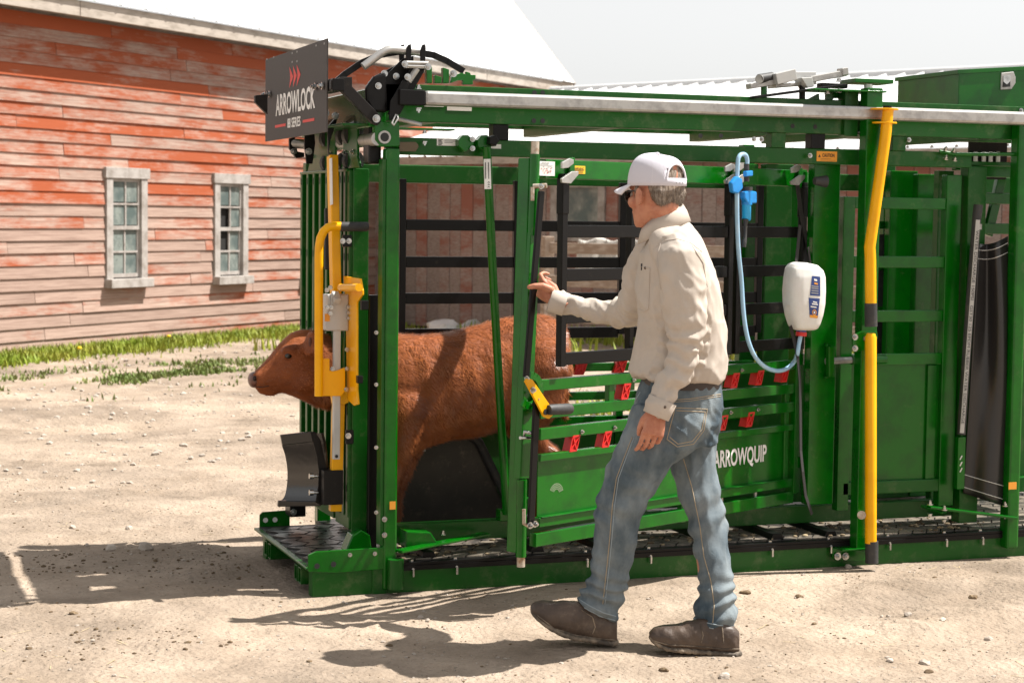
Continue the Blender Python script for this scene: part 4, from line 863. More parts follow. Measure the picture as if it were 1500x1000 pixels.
# yellow control levers hanging from the rail
lvY = -.13
b = MB(); b.tube([at(1301, 160, lvY), at(1297, 200, lvY), at(1274, 362, lvY), at(1275, 380, lvY), at(1275.5, 446, lvY)], .0255, 16); cl1 = b.build('control_lever', YELLOW, chute)
for v, r_ in ((161, .066), (181, .058)):
    c = at(1299, v, lvY); b = MB(); b.prism([c + Vector((cos(a) * r_, sin(a) * r_ * .8 + .02, 0)) for a in np.linspace(0, 2 * pi, 20)[:-1]], (0, 0, .007)); b.build('lever_collar', YELLOW, cl1, .001)
b = MB(); c = at(1300, 158, lvY); b.tube([c, c + Vector((0, 0, .008))], .02, 14); b.build('lever_cap', BLACK, cl1)
b = MB(); b.tube([at(1275.5, 444, lvY), at(1276, 478, lvY)], .028, 16, rs=[.0285, .0285]); b.build('lever_grip', RUBBER, cl1)
b = MB(); b.tube([at(1276, 488, lvY), at(1275.5, 494, lvY), at(1275.5, 795, lvY)], .0265, 16, rs=[.018, .0265, .0265]); cl2 = b.build('control_lever', YELLOW, chute)
b = MB(); b.tube([at(1277, 792, lvY), at(1277, 824, lvY)], .0295, 18); b.build('lever_grip', RUBBER, cl2)
tp('lever_bracket', [(1262, 485), (1285, 485), (1286, 496), (1280, 500), (1268, 512), (1254, 516), (1249, 510), (1249, 492)], -.09, .010, GREEN)
for u, v in ((1252, 493.5), (1268, 496), (1252, 510)): bolt(at(u, v, -.095), s=1.5)
b = MB(); p, q = at(1260, 753, -.1), at(1266, 753, -.1); b.tube([at(1262, 754, -.08), at(1262, 754, -.125)], .02, 12); b.build('bump_stop', RUST, chute)
tp('post_foot_plate', [(1220, 803), (1243, 800), (1268, 808), (1268, 820), (1244, 822), (1220, 818)], -.03, .012, GREEN); 
for u in (1226.5, 1238): bolt(at(u, 814, -.035), s=1.8)
b = MB(); b.box((2.44, -.09, .072), (2.62, -.005, .080)); b.build('post_foot', GREEN, chute, .002)
# hose clipped to the frame, loading arm
HOSE = mat('hose_print', (.42, .41, .39), .55); b = MB(); b.tube([at(1433, 300, .02), at(1431, 318, .02)], .022, 12); b.build('hose_end', RUBBER, chute); 
b = MB(); b.tube([at(1431, 316, .02), at(1419, 470, .02), at(1408, 636, .02)], .021, 12); ho = b.build('hose', RUBBER, chute)
b = MB(); b.bar(at(1432.5, 322, -.002), at(1409, 634, -.002), .022, .003, (0, 1, 0)); b.build('hose_stripe', HOSE, ho)
b = MB(); b.tube([at(1431, 328, .02), at(1430.6, 336, .02)], .0235, 12); b.build('hose_clamp', STEEL, ho)
pa, pb = at(1432.2, 330, -.0042), at(1409.3, 628, -.0042); ed = (pb - pa).normalized(); ey_ = Vector((0, -1, 0)).cross(ed)
if ey_.x > 0 and False: ey_ = -ey_
text_mesh('lettering', 'WATER DISCHARGE 150PSI   GST30 125 EPDM RUBBER WATER DISCHARGE', (pa + pb) / 2, ed, ey_, .022, INK, ho, width=(pb - pa).length * .95)
b = MB(); p, q = at(1404, 640, .03), at(1413, 716, .03); b.box((p.x, .03, q.z), (q.x, .06, p.z)); b.build('hose_holder', GREEN, chute, .003)
for v in (670, 679, 688): b = MB(); b.bar(at(1406, v + 3, .028), at(1409, v - 3, .028), .004, .006, (0, 1, 0)); b.build('holder_slot', WHITEP, chute)
b = MB(); b.bar(at(1360, 742, -.0), at(1488, 758, -.06), .05, .012); b.bar(at(1352, 740, .1), at(1384, 750, .0), .05, .012); b.build('swing_arm', GREEN, chute, .003)
for u, v in ((1383, 747), (1362, 739), (1472, 741)): bolt(at(u, v, -.03), (0, 0, 1), 1.6); bolt(at(u, v + 13, -.03), (0, 0, -1), 1.3)
# upper right: rails behind the curtain, finger grid, gate pin arm
YR = .65
for v, t in ((248, .02), (291, .055), (335, .055)):
    z = at(1460, v, YR).z; hbar('cage_rail', at(1400, v, YR).x, XE, YR, z - t / 2, z + t / 2, .04, GREEN)
z = at(1460, 249, .06).z; hbar('cage_rail', at(1424, 249, .3).x, 4.6, .3, z - .028, z + .028, .04, GREEN)
for u in (1430, 1442, 1452, 1463): b = MB(); p, q = at(u, 222, .5), at(u - 1, 250, .5); b.box((p.x - .012, .5, q.z), (p.x + .012, .51, p.z)); b.build('grid_slot', WHITEP, chute, .005)
b = MB(); b.box((at(1420, 230, .515).x, .515, at(1420, 262, .515).z), (at(1475, 230, .515).x, .53, at(1420, 208, .515).z)); b.build('grid_plate', MATTE, chute)
b = MB(); b.bar(at(1466, 262, .7), at(1446, 345, .7), .03, .05); b.build('cage_brace', GREEN, chute, .003)
b = MB(); b.tube([at(1430, 256, .75), at(1431, 275, .75), at(1433, 283, .75)], .005, 8); b.build('cord', BLACK, chute)
b = MB(); p, q = at(1423, 298, .72), at(1441, 330, .72); b.box((p.x, .72, q.z), (q.x, .75, p.z)); b.build('valve_box', BLACK, chute, .004); bolt(at(1436, 303, .71), s=1.8)
b = MB(); b.tube([at(1376, 222, .02), at(1400, 226, .0), at(1500, 226, -.02)], .009, 8); b.build('gate_pin_arm', GREEN, chute)
for u, v in ((1385, 220), (1397, 222), (1385, 233), (1398, 235)): bolt(at(u, v, .0), (0, -.5, 1), 1.3)
# far-side alley posts seen through the bars
for u0, u1, Y, v0, v1, mm_ in ((1305, 1333, 1.0, 250, 700, GREEN), (1345, 1372, .9, 255, 700, GREEN), (1376, 1390, .7, 250, 540, GREEND), (1322, 1345, 1.1, 340, 700, GREEND)):
    p, q = at(u0, v0, Y), at(u1, v1, Y); vpost('far_alley_post', p.x, q.x, Y, Y + .05, .14, p.z, mm_, .004)
for u0, u1, v0, v1, Y in ((1270, 1305, 343, 700, 1.09), (1330, 1350, 285, 700, 1.1), (1348, 1382, 490, 700, .95), (1368, 1384, 260, 490, 1.1)):
    p, q = at(u0, v0, Y), at(u1, v1, Y); hbar('curtain_and_gap_shade', p.x, q.x, Y, .14, p.z, .01, RUBBER, 0)  # black curtain, plus added black sheets darkening the gaps between far posts
for v in (330, 390, 455): z = at(1340, v, 1.05).z; hbar('far_alley_rail', at(1285, v, 1.06).x, at(1400, v, 1.06).x, 1.06, z - .02, z + .02, .03, GREEN)
for v in (485, 500, 515): p = at(1351, v, .94); b = MB(); b.box((p.x - .008, .94, p.z - .011), (p.x + .008, .943, p.z + .011)); b.build('panel_slot', WHITEP, chute)
# top latch assembly over the beam, right of middle
def pb3(name, a, b_, w, h, m, Y=.05): x = MB(); x.bar(at(*a, Y), at(*b_, Y), w, h); return x.build(name, m, chute, .003)
pb3('slide_bar', (1096, 127), (1150, 118), .05, .024, STEEL); pb3('slide_cover', (1131, 117), (1160, 110), .09, .05, ALU, .04); pb3('slide_cover', (1158, 112), (1188, 112), .10, .035, ALU, .12)
pb3('slide_bar', (1185, 117), (1238, 107), .04, .028, STEEL); pb3('slide_end', (1230, 106), (1239, 105), .05, .034, STEEL); pb3('slide_bar', (1130, 127), (1190, 122), .08, .016, STEEL, .08)
b = MB(); b.tube([at(1112, 116, .03), at(1131, 113, .05)], .022, 14); b.build('slide_grip', RUBBER, chute); b = MB(); b.tube([at(1112, 116, .022), at(1113.5, 116, .03)], .02, 14); b.build('grip_end', STEEL, chute)
b = MB(); b.prism([at(u, v, .0) for u, v in ((1174, 114), (1190, 113), (1193, 127), (1183, 129))], (0, .08, 0)); b.build('slide_clip', ALU, chute, .003)
pb3('slide_arm', (1102, 143), (1236, 125), .05, .012, BLACK, .0); pb3('slide_arm', (1200, 125), (1238, 127), .05, .02, BLACK, .05)
for u in (1119, 1175): b = MB(); b.tube([at(u, 126, .05), at(u, 148, .05)], .014, 10); b.build('slide_post', GREEN if u == 1119 else BLACK, chute)
b = MB(); b.box((at(1243, 118, .02).x, -.04, at(1243, 122, .02).z), (at(1299, 118, .02).x - .0, .10, at(1243, 116, .02).z)); b.build('post_cap_plate', GREEN, chute, .003)
b = MB(); b.box((at(1178, 136, .0).x + .0, -.09, at(1240, 136, .0).z), (at(1284, 134, .0).x, .06, at(1240, 133.5, .0).z)); b.build('post_collar', GREEN, chute, .003)
b = MB(); c = at(1272, 124, -.02); b.tube([c - Vector((0, 0, .03)), c], .02, 12); b.build('cap_spacer', ALU, chute)
tp('top_bracket', [(1180, 148), (1200, 137), (1201, 148)], .05, .02, GREEN); tp('top_bracket', [(1211, 148), (1211, 136), (1240, 134), (1240, 149), (1232, 149), (1230, 144), (1222, 144), (1218, 149)], .06, .02, GREEN)
vpost('post_backing', 2.45, 2.52, .0, .06, 1.95, 2.16, GREEND, .004)
for u, v in ((1229, 120), (1212, 138), (1229, 136)): bolt(at(u, v, -.0), (0, 0, 1), 1.5)
# control box at the top right corner
b = MB(); Yb = .25; pA = at(1405, 105, Yb); pB = at(1405, 153, Yb); pC = at(1500, 94, Yb); sl_ = (pC.z - pA.z) / (pC.x - pA.x); xe = XE
b.prism([(pA.x, Yb, 2.10), (xe, Yb, 2.10), (xe, Yb, pA.z + sl_ * .6 * (xe - pA.x)), (pA.x, Yb, pA.z)], (0, .55, 0)); bx = b.build('control_box', GREEN, chute, .004)
b = MB(); b.prism([(pA.x - .01, Yb - .006, pA.z - .012), (xe, Yb - .006, pA.z - .012 + sl_ * .6 * (xe - pA.x)), (xe, Yb - .006, pA.z + .008 + sl_ * .6 * (xe - pA.x)), (pA.x - .01, Yb - .006, pA.z + .008)], (0, .57, 0)); b.build('box_lid', GREEN, bx, .002)
tp2 = MB(); tp2.prism([at(u, v, Yb - .008) for u, v in ((1467, 107), (1485, 105), (1488, 113), (1488, 122), (1482, 131), (1466, 132))], (0, .01, 0)); tp2.build('paddle_latch', STEEL, bx, .003)
tp2 = MB(); tp2.prism([at(u, v, Yb - .010) for u, v in ((1470, 111), (1480, 110), (1480, 127), (1469, 128))], (0, .004, 0)); tp2.build('latch_recess', INK, bx); tp2 = MB(); tp2.prism([at(u, v, Yb - .012) for u, v in ((1470, 111), (1480, 110), (1480, 119), (1475, 124), (1470, 120))], (0, .003, 0)); tp2.build('latch_paddle', ZINC, bx)
# ------------------------------------------------------------------ organic bodies: lofted rings fused into one skin
from mathutils import noise as mnoise
from mathutils.bvhtree import BVHTree
def ringloft(rings, n=20, sq=1.0):
    """rings: (centre, half-axis a, half-axis b)"""
    V = []; Fq = []
    for c, a, b in rings:
        for j in range(n):
            t = 2 * pi * j / n; cx, sy = cos(t), sin(t)
            cx = math.copysign(abs(cx) ** sq, cx); sy = math.copysign(abs(sy) ** sq, sy)
            V.append(Vector(c) + Vector(a) * cx + Vector(b) * sy)
    k = len(rings)
    for i in range(k - 1):
        for j in range(n): Fq.append((i * n + j, i * n + (j + 1) % n, (i + 1) * n + (j + 1) % n, (i + 1) * n + j))
    V.append(Vector(rings[0][0])); V.append(Vector(rings[-1][0])); q = len(V)
    for j in range(n): Fq.append((q - 2, (j + 1) % n, j)); Fq.append((q - 1, (k - 1) * n + j, (k - 1) * n + (j + 1) % n))
    return V, Fq
def limb(pts, rs, n=14):
    """round limb through points with a radius per point, rounded ends"""
    pts = [Vector(p) for p in pts]; rings = []
    d0 = (pts[0] - pts[1]).normalized(); d1 = (pts[-1] - pts[-2]).normalized()
    P = [pts[0] + d0 * rs[0] * .85, pts[0] + d0 * rs[0] * .55] + pts + [pts[-1] + d1 * rs[-1] * .55, pts[-1] + d1 * rs[-1] * .85]
    R = [rs[0] * .35, rs[0] * .8] + list(rs) + [rs[-1] * .8, rs[-1] * .35]
    a = (P[1] - P[0]).orthogonal().normalized()
    for i, p in enumerate(P):
        t = (P[min(i + 1, len(P) - 1)] - P[max(i - 1, 0)]).normalized(); a = (a - t * a.dot(t)).normalized(); b = t.cross(a)
        rings.append((p, a * R[i], b * R[i]))
    return ringloft(rings, n)
def fuse(name, parts, voxel, smooth=6, m=None, parent=None, disp=None, factor=.5):
    V = []; Fc = []
    for v, f in parts:
        k = len(V); V += [tuple(p) for p in v]; Fc += [tuple(i + k for i in q) for q in f]
    me = bpy.data.meshes.new('tmp'); me.from_pydata(V, [], Fc); me.update()
    bm2 = bmesh.new(); bm2.from_mesh(me); bmesh.ops.recalc_face_normals(bm2, faces=bm2.faces); bm2.to_mesh(me); bm2.free()
    o = bpy.data.objects.new('tmp', me); col.objects.link(o)
    r = o.modifiers.new('r', 'REMESH'); r.mode = 'VOXEL'; r.voxel_size = voxel
    s = o.modifiers.new('s', 'SMOOTH'); s.factor = factor; s.iterations = smooth
    dg = bpy.context.evaluated_depsgraph_get(); out = bpy.data.meshes.new_from_object(o.evaluated_get(dg))
    bpy.data.objects.remove(o); bpy.data.meshes.remove(me)
    if disp:
        nrm = [v.normal.copy() for v in out.vertices]
        for v, nn in zip(out.vertices, nrm): v.co = v.co + disp(v.co, nn)
    rl = rootloc(parent) if parent is not None else Vector((0, 0, 0))
    bvh = BVHTree.FromPolygons([v.co.copy() for v in out.vertices], [tuple(p.vertices) for p in out.polygons])
    if rl.length > 0: out.transform(Matrix.Translation(-rl))
    out.name = name; out.materials.clear()
    if m: out.materials.append(m)
    out.polygons.foreach_set('use_smooth', [True] * len(out.polygons)); out.update()
    return link(bpy.data.objects.new(name, out), parent), bvh
# ------------------------------------------------------------------ red calf standing in the chute
YC = .6
def vr(u, v, Y=YC): return at(u, v, Y)
def pair(t, b, hw, Y=YC):
    p, q = vr(*t, Y), vr(*b, Y); return ((p + q) / 2, (p - q) / 2, Vector((0, hw, 0)))
def skewpair(t, b, hw): return pair(t, b, hw)
torso = [pair((487, 497), (492, 590), .085), pair((500, 492), (508, 622), .10), pair((525, 490), (530, 650), .135), pair((552, 489), (556, 672), .165), pair((585, 489), (586, 675), .185), pair((620, 489), (618, 657), .20),
         pair((660, 486), (660, 643), .22), pair((700, 477), (700, 639), .225), pair((740, 466), (738, 628), .215), pair((775, 460), (772, 612), .21), pair((800, 461), (797, 600), .195), pair((818, 472), (813, 590), .16), pair((827, 495), (824, 570), .09)]
head = [pair((500, 500), (500, 600), .085), pair((478, 488), (478, 600), .085), pair((458, 482), (462, 596), .088), pair((441, 482), (444, 588), .092), pair((426, 487), (426, 580), .090), pair((410, 502), (411, 575), .076), pair((396, 519), (399, 572), .060), pair((383, 534), (388, 572), .052), pair((373, 543), (378, 572), .048), pair((368, 549), (372, 567), .034)]
parts = [ringloft(torso), ringloft(head)]
for sy in (-1, 1):
    Y1 = YC + sy * .125; Y2 = YC + sy * .13; dx = 0 if sy < 0 else 14
    fz = .135
    f = [vr(594 + dx, 600, Y1), vr(586 + dx, 650, Y1), vr(574 + dx, 690, Y1), vr(566 + dx, 722, Y1)]; kn = f[-1]
    f += [Vector((kn.x - .005, Y1, .25)), Vector((kn.x, Y1, .185)), Vector((kn.x - .015, Y1, fz + .015))]
    parts.append(limb(f, [.11, .078, .048, .036, .029, .032, .036]))
    h = [vr(792 + dx * 0, 535, Y2), vr(782, 590, Y2), vr(768, 630, Y2), vr(790, 655, Y2), vr(805, 662, Y2)]
    hk = h[-1]; h += [Vector((hk.x - .01, Y2, .40)), Vector((hk.x - .035, Y2, .26)), Vector((hk.x - .045, Y2, .19)), Vector((hk.x - .06, Y2, fz + .015))]
    parts.append(limb(h, [.15, .13, .088, .052, .046, .036, .030, .034, .036]))
parts.append(limb([vr(821, 476), vr(829, 500), vr(830, 560), vr(826, 610)], [.022, .017, .013, .02], 10))
# brow, cheek, ears, lips
for sy in (-1, 1):
    parts.append(limb([vr(418, 513, YC + sy * .072), vr(430, 512, YC + sy * .078)], [.022, .02], 10))
    parts.append(limb([vr(452, 555, YC + sy * .05), vr(440, 562, YC + sy * .045)], [.06, .05], 12))
    e0 = vr(446, 503, YC + sy * .085); e1 = vr(453, 502, YC + sy * .150); e2 = vr(463, 513, YC + sy * .205)
    parts.append(ringloft([(e0, Vector((.010, 0, .026)), Vector((.010, .012, 0))), (e0.lerp(e1, .5), Vector((.012, 0, .054)), Vector((.013, .012, 0))), (e1, Vector((.017, 0, .062)), Vector((.012, .010, 0))), (e1.lerp(e2, .5), Vector((.016, 0, .046)), Vector((.011, .009, 0))), (e2, Vector((.004, 0, .012)), Vector((.004, .004, 0)))], 14))
    parts.append(limb([vr(373, 551, YC + sy * .030), vr(377, 549, YC + sy * .036)], [.016, .014], 10))
parts.append(limb([vr(384, 569), vr(400, 571)], [.028, .03], 10))
COAT = mat('red_brown_coat', (0.32, 0.092, 0.026), 0.62, c2=(0.17, 0.046, 0.014), sc=7, amt=(0.40, 0.66), bump=.55, bsc=75, spec=.25, stretch=(.45, 1, 1))
COATF = mat('red_brown_hair', (0.42, 0.130, 0.036), 0.36, c2=(0.20, 0.056, 0.016), sc=7, amt=(0.38, 0.62), spec=.5)
def calf_disp(p, n):
    q = Vector((p.x * 5, p.y * 5, p.z * 9)); a = mnoise.noise(q) * .007 if p.x > .25 else mnoise.noise(q) * .002
    rib = .0035 * sin(p.x * 62 + p.z * 8) if .55 < p.x < 1.0 and .62 < p.z < .95 else 0
    return n * (a + rib)
cr = Vector((.62, YC, .112))
calf, cbvh = fuse('calf', parts, .011, 8, COAT, None, calf_disp)
calf.data.transform(Matrix.Translation(-cr)); calf.location = cr
tag(calf, 'red brown calf standing in the chute with its head through the head gate', 'calf')
# coat of short hairs lying back along the body
pol = calf.data.polygons; nP = len(pol); cen = np.zeros(nP * 3); pol.foreach_get('center', cen); cen = cen.reshape(-1, 3)
nor = np.zeros(nP * 3); pol.foreach_get('normal', nor); nor = nor.reshape(-1, 3); ar = np.zeros(nP); pol.foreach_get('area', ar)
keep = (cen[:, 1] < .12); pr_ = ar * keep; pr_ /= pr_.sum()
NF = 80000; idx = rng.choice(nP, NF, p=pr_); c = cen[idx] + rng.normal(0, .004, (NF, 3)); nn = nor[idx]
head_m = (c[:, 0] + cr.x) < .12
flow = np.stack([np.where(head_m, .9, .75) + 0 * c[:, 0], 0 * c[:, 0], np.where(head_m, -.25, -.62) + 0 * c[:, 0]], 1)
cl_n = np.stack([fbm(c[:, 0] * 16, c[:, 2] * 16, 2, 4) - .5, np.zeros(NF), fbm(c[:, 0] * 16 + 40, c[:, 2] * 16, 2, 8) - .5], 1)
flow = flow + cl_n * 1.5 + rng.normal(0, .16, (NF, 3)); flow -= nn * (flow * nn).sum(1, keepdims=True); flow /= np.linalg.norm(flow, axis=1, keepdims=True) + 1e-6
L = np.where(head_m, rng.uniform(.004, .009, NF), rng.uniform(.014, .032, NF))[:, None]
lift = np.where(head_m, .08, .30)[:, None]; tip = c + (flow + nn * lift) * L; side = np.cross(flow, nn) * .0011
root = c - nn * .002
npmesh('hair_coat', np.concatenate([root - side, root + side, tip], 0), np.stack([np.arange(NF), np.arange(NF) + NF, np.arange(NF) + 2 * NF], 1), COATF, calf)['kind'] = 'stuff'
EYEB = mat('dark_eye', (.008, .005, .004), .06, coat=.6)
b = MB(); e = vr(422, 521, YC - .079); b.sphere(e, .0155, 12, 8, (1.15, .6, .85)); b.build('eye', EYEB, calf)
b = MB(); e = vr(422, 521, YC - .074); b.tube([e + Vector((cos(t) * .019, -.006, sin(t) * .0135)) for t in np.linspace(0, 2 * pi, 15)], .004, 6); b.build('eyelid', COAT, calf)
b = MB(); b.sphere(vr(373, 554, YC - .043), .009, 10, 6, (1, .7, 1.3)); b.build('nostril', mat('nostril_dark', (.02, .008, .006), .6), calf)
ml = MB(); ml.tube([vr(375, 566, YC - .046), vr(384, 567, YC - .054), vr(394, 565, YC - .058)], .0025, 6); ml.build('mouth_line', mat('mouth_dark', (.05, .016, .008), .7), calf)
b = MB(); e = vr(454.5, 507, YC - .165); b.sphere(e, .025, 10, 6, (.38, .8, 1.55)); b.build('ear_hollow', mat('ear_inside', (.10, .03, .014), .8), calf)

NOSE = mat('wet_dark_nose', (.15, .055, .034), .3, c2=(.09, .032, .020), sc=60, bump=.5, bsc=160, coat=.3)
b = MB(); b.sphere(vr(371.5, 556, YC), .046, 14, 10, (.55, .92, .78)); b.build('nose_pad', NOSE, calf)
# ------------------------------------------------------------------ the man
D0 = 6.80
def mp(u, v, b=0.0):
    d = ray(u, v); return CAM + d * ((D0 + b) / d.dot(FW0))
R_, B_ = RT0, FW0                                   # picture right / away from the camera, both level
def hd(r, b): return R_ * r + B_ * b
PX = D0 / F
def band(ul, ur, v, hb, b=0.0, tilt=0.0):           # level ring between two silhouette points
    p, q = mp(ul, v, b), mp(ur, v, b); c = (p + q) / 2; a = (q - p) / 2
    return (c, a + Vector((0, 0, tilt)), B_ * hb)
SKIN = mat('sunburnt_skin', (0.50, 0.225, 0.140), 0.5, c2=(0.40, 0.150, 0.092), sc=32, amt=(.42, .68), sub=.06, bump=.12, bsc=160, spec=.35)
SHIRT = mat('beige_work_shirt', (0.50, 0.44, 0.382), 0.9, c2=(0.46, 0.405, 0.35), sc=9, spec=.15, bump=.09, bsc=800)
DENIM = mat('washed_blue_denim', (0.056, 0.082, 0.104), 0.88, c2=(0.21, 0.245, 0.262), sc=6.5, amt=(.36, .66), spec=.15, bump=.35, bsc=380, dust=((0.36, 0.33, 0.29), 5, .56, .8, .35), stretch=(1, 1, .6))
THREAD = mat('tan_thread', (0.36, 0.29, 0.20), .8); DTHREAD = mat('denim_edge', (0.27, 0.32, 0.35), .9)
LEATHER = mat('worn_brown_leather', (0.048, 0.031, 0.022), 0.5, c2=(0.095, 0.064, 0.045), sc=9, amt=(.42, .66), bump=.3, bsc=60, dust=((0.30, 0.23, 0.17), 7, .54, .78, .55))
SOLE = mat('muddy_boot_sole', (0.07, 0.055, 0.042), .8, c2=(0.30, 0.235, 0.17), sc=14, amt=(.42, .62), bump=.5, bsc=70)
CAPW = mat('white_cap_cloth', (0.72, 0.70, 0.75), .85, spec=.15, c2=(0.66, 0.645, 0.70), sc=16, bump=.1, bsc=400)
MESHW = mat('white_cap_mesh', (0.64, 0.625, 0.69), .85, spec=.15, bump=.3, bsc=900)
HAIR = mat('grey_brown_hair', (0.125, 0.086, 0.058), .55, c2=(0.33, 0.275, 0.225), sc=150, amt=(.4, .62), bump=.25, bsc=260, stretch=(1, 1, .25))
BELT = mat('brown_belt', (0.035, 0.022, 0.016), .5)
# --- body under the clothes, with head and both hands
HF = (R_ * -.66 + B_ * .75).normalized(); HL = (R_ * -.75 - B_ * .66).normalized(); HU = Vector((0, 0, 1))   # head forward, its left, up
HC = mp(961, 276, -.02)
def hp_(f, l, u): return HC + HF * f + HL * l + HU * u
head_r = []
for u, f0, f1, hw in ((.118, -.045, .045, .045), (.105, -.075, .068, .062), (.08, -.093, .085, .073), (.045, -.100, .093, .078), (.01, -.099, .093, .079), (-.025, -.092, .092, .077), (-.06, -.078, .094, .072), (-.095, -.055, .094, .064), (-.125, -.02, .088, .052), (-.142, .015, .080, .038)):
    head_r.append((hp_((f0 + f1) / 2, 0, u), HF * (f1 - f0) / 2, HL * hw))
bp = [ringloft(head_r, 24)]
bp.append(ringloft([(hp_(.085, 0, .005), HF * .012, HL * .012), (hp_(.098, 0, -.022), HF * .014, HL * .013), (hp_(.112, 0, -.048), HF * .016, HL * .018), (hp_(.104, 0, -.060), HF * .012, HL * .016)], 10))   # nose
for s_ in (-1, 1): bp.append(limb([hp_(.080, s_ * .018, .008), hp_(.070, s_ * .05, .006)], [.014, .014], 8)); bp.append(limb([hp_(.05, s_ * .058, -.05), hp_(.075, s_ * .035, -.05)], [.026, .024], 10))
bp.append(limb([hp_(.090, -.02, -.086), hp_(.094, 0, -.084), hp_(.090, .02, -.086)], [.008, .010, .008], 8)); bp.append(limb([hp_(.088, -.018, -.098), hp_(.092, 0, -.099), hp_(.088, .018, -.098)], [.008, .010, .008], 8)); bp.append(limb([hp_(.082, 0, -.122), hp_(.078, 0, -.124)], [.022, .02], 8))
bp.append(limb([hp_(-.028, 0, -.06), mp(972, 312, .0), mp(984, 345, .0)], [.064, .064, .078], 18))
for s_ in (-1, 1):      # ears
    ec = hp_(-.002, s_ * .084, -.030)
    bp.append(ringloft([(ec + HF * .010 + HL * (s_ * -.006), HF * .016 + HU * .0, HU * .026), (ec + HL * (s_ * .004), HF * .020, HU * .033), (ec - HF * .006 + HL * (s_ * .013), HF * .017, HU * .032), (ec - HF * .009 + HL * (s_ * .017), HF * .008, HU * .02)], 12))
bp.append(ringloft([band(968, 1018, 365, .11), band(952, 1030, 400, .13), band(950, 1040, 450, .12), band(948, 1044, 510, .11), band(950, 1046, 560, .11), band(950, 1040, 610, .12)], 20))
SHN, SHF = mp(1000, 378, -.17), mp(965, 372, .19)
ELN, WRN = mp(1003, 502, -.215), mp(965, 596, -.225)
ELF, WRF = mp(925, 452, .34), mp(818, 442, .50)
bp.append(limb([SHN, ELN, mp(994, 540, -.225), mp(980, 570, -.23), WRN + (ELN - WRN) * .10], [.05, .036, .032, .030, .028]))
HIPN, HIPF = mp(985, 610, -.08), mp(1010, 610, .09)
bp.append(limb([HIPN, mp(916, 735, -.06), mp(880, 880, .0)], [.075, .052, .038])); bp.append(limb([HIPF, mp(1032, 755, .04), mp(1046, 900, -.06)], [.075, .052, .038]))
def hand(wr, kn_dir, palm_n, across, size, curl, thumb, wpts=None):
    """palm block + four unequal bent fingers + thumb; kn_dir wrist->knuckles, across thumb side -> little finger, palm_n out of the palm"""
    k = kn_dir.normalized(); a = (across - k * across.dot(k)).normalized(); n_ = (palm_n - k * palm_n.dot(k) - a * palm_n.dot(a)).normalized()
    out = []
    P = lambda x, y, z: wr + (k * x + a * y + n_ * z) * size
    out.append(ringloft([(P(-.05, 0, 0), a * .030 * size, n_ * .022 * size), (P(-.005, 0, 0), a * .030 * size, n_ * .021 * size), (P(.03, 0, -.001), a * .036 * size, n_ * .019 * size), (P(.065, 0, -.003), a * .041 * size, n_ * .016 * size), (P(.092, .0, -.004), a * .041 * size, n_ * .012 * size)], 16))
    for i, (y, l0, l1, l2, r) in enumerate(((-.0345, .046, .027, .021, .0086), (-.0115, .050, .030, .022, .0090), (.0118, .047, .028, .022, .0085), (.0335, .037, .022, .019, .0076))):
        p = P(.088 - (.006 if i == 3 else 0), y, -.003); pts = [P(.05, y * .8, -.002), p]; ang = 0
        for L_, c_ in zip((l0, l1, l2), curl[i] if isinstance(curl[0], (list, tuple)) else curl):
            ang += c_; d = k * cos(ang) + n_ * sin(ang); p = p + d * L_ * size; pts.append(p)
        rs = [r * 1.0 * size, r * 1.12 * size, r * 1.02 * size, r * .94 * size, r * .80 * size]
        out.append(limb(pts, rs, 10))
    tp_ = [P(*q) for q in thumb]; out.append(limb(tp_, [.0165 * size, .0135 * size, .0115 * size, .0095 * size][:len(tp_)], 10)); return out
# far hand: fingers closed round the latch rod, thumb laid across its front
rod = ga(789, 425, LKN)
WH = mp(813, 441, 0); tF = (rod - CAM).dot(FW0); WRF2 = CAM + ray(816, 441) * ((tF - .03) / ray(816, 441).dot(FW0))
def hp2(u, v, db): d = ray(u, v); return CAM + d * ((tF + db) / d.dot(FW0))
kdir = hp2(795, 424, .0) - WRF2; acr = hp2(800, 450, .02) - hp2(796, 405, .0); pn = B_ * .9 - R_ * .25
fh = hand(WRF2, kdir, pn, acr, .98, [(.55, .95, .75), (.75, 1.0, .7), (.85, 1.0, .7), (.95, 1.0, .7)], [(.02, -.022, .006), (.045, -.036, .012), (.078, -.036, .010), (.104, -.030, .006)])
WRF = WRF2
bp[-3 - 0] = bp[-3]
bp = bp + fh
bp.append(limb([mp(965, 370, .14), mp(950, 405, .20), mp(935, 440, .26), mp(921, 457, .32), mp(902, 458, .38), mp(872, 455, .42), hp2(840, 449, -.015), WRF2 + kdir.normalized() * .01], [.045, .038, .036, .032, .029, .025, .023, .026], 12))
# thumb of the far hand, seen in front of the rod
bp.append(limb([hp2(806, 424, -.045), hp2(795, 419, -.06), hp2(783, 419, -.062), hp2(775, 420.5, -.058)], [.0165, .014, .0118, .0095], 10))
# near hand hanging relaxed
kd = mp(955, 640, -.235) - WRN; fh2 = hand(WRN + kd.normalized() * .012, kd, R_ * -.25 + B_ * .95, R_ * .95 + B_ * .2, .98, [(.30, .55, .4), (.42, .65, .45), (.52, .72, .5), (.62, .8, .5)], [(.015, -.024, .004), (.045, -.042, .012), (.075, -.045, .022), (.098, -.040, .034)])
bp += fh2
mr_ = gz(965, 945)
person, pbvh = fuse('person', bp, .0034, 2, SKIN, None, None)
person.data.transform(Matrix.Translation(-mr_)); person.location = mr_
tag(person, 'person in white cap, beige shirt and jeans walking with one hand on the open gate', 'person')
def ridge(q): 
    n1 = mnoise.noise(q); return (1 - abs(n1) * 2.2)
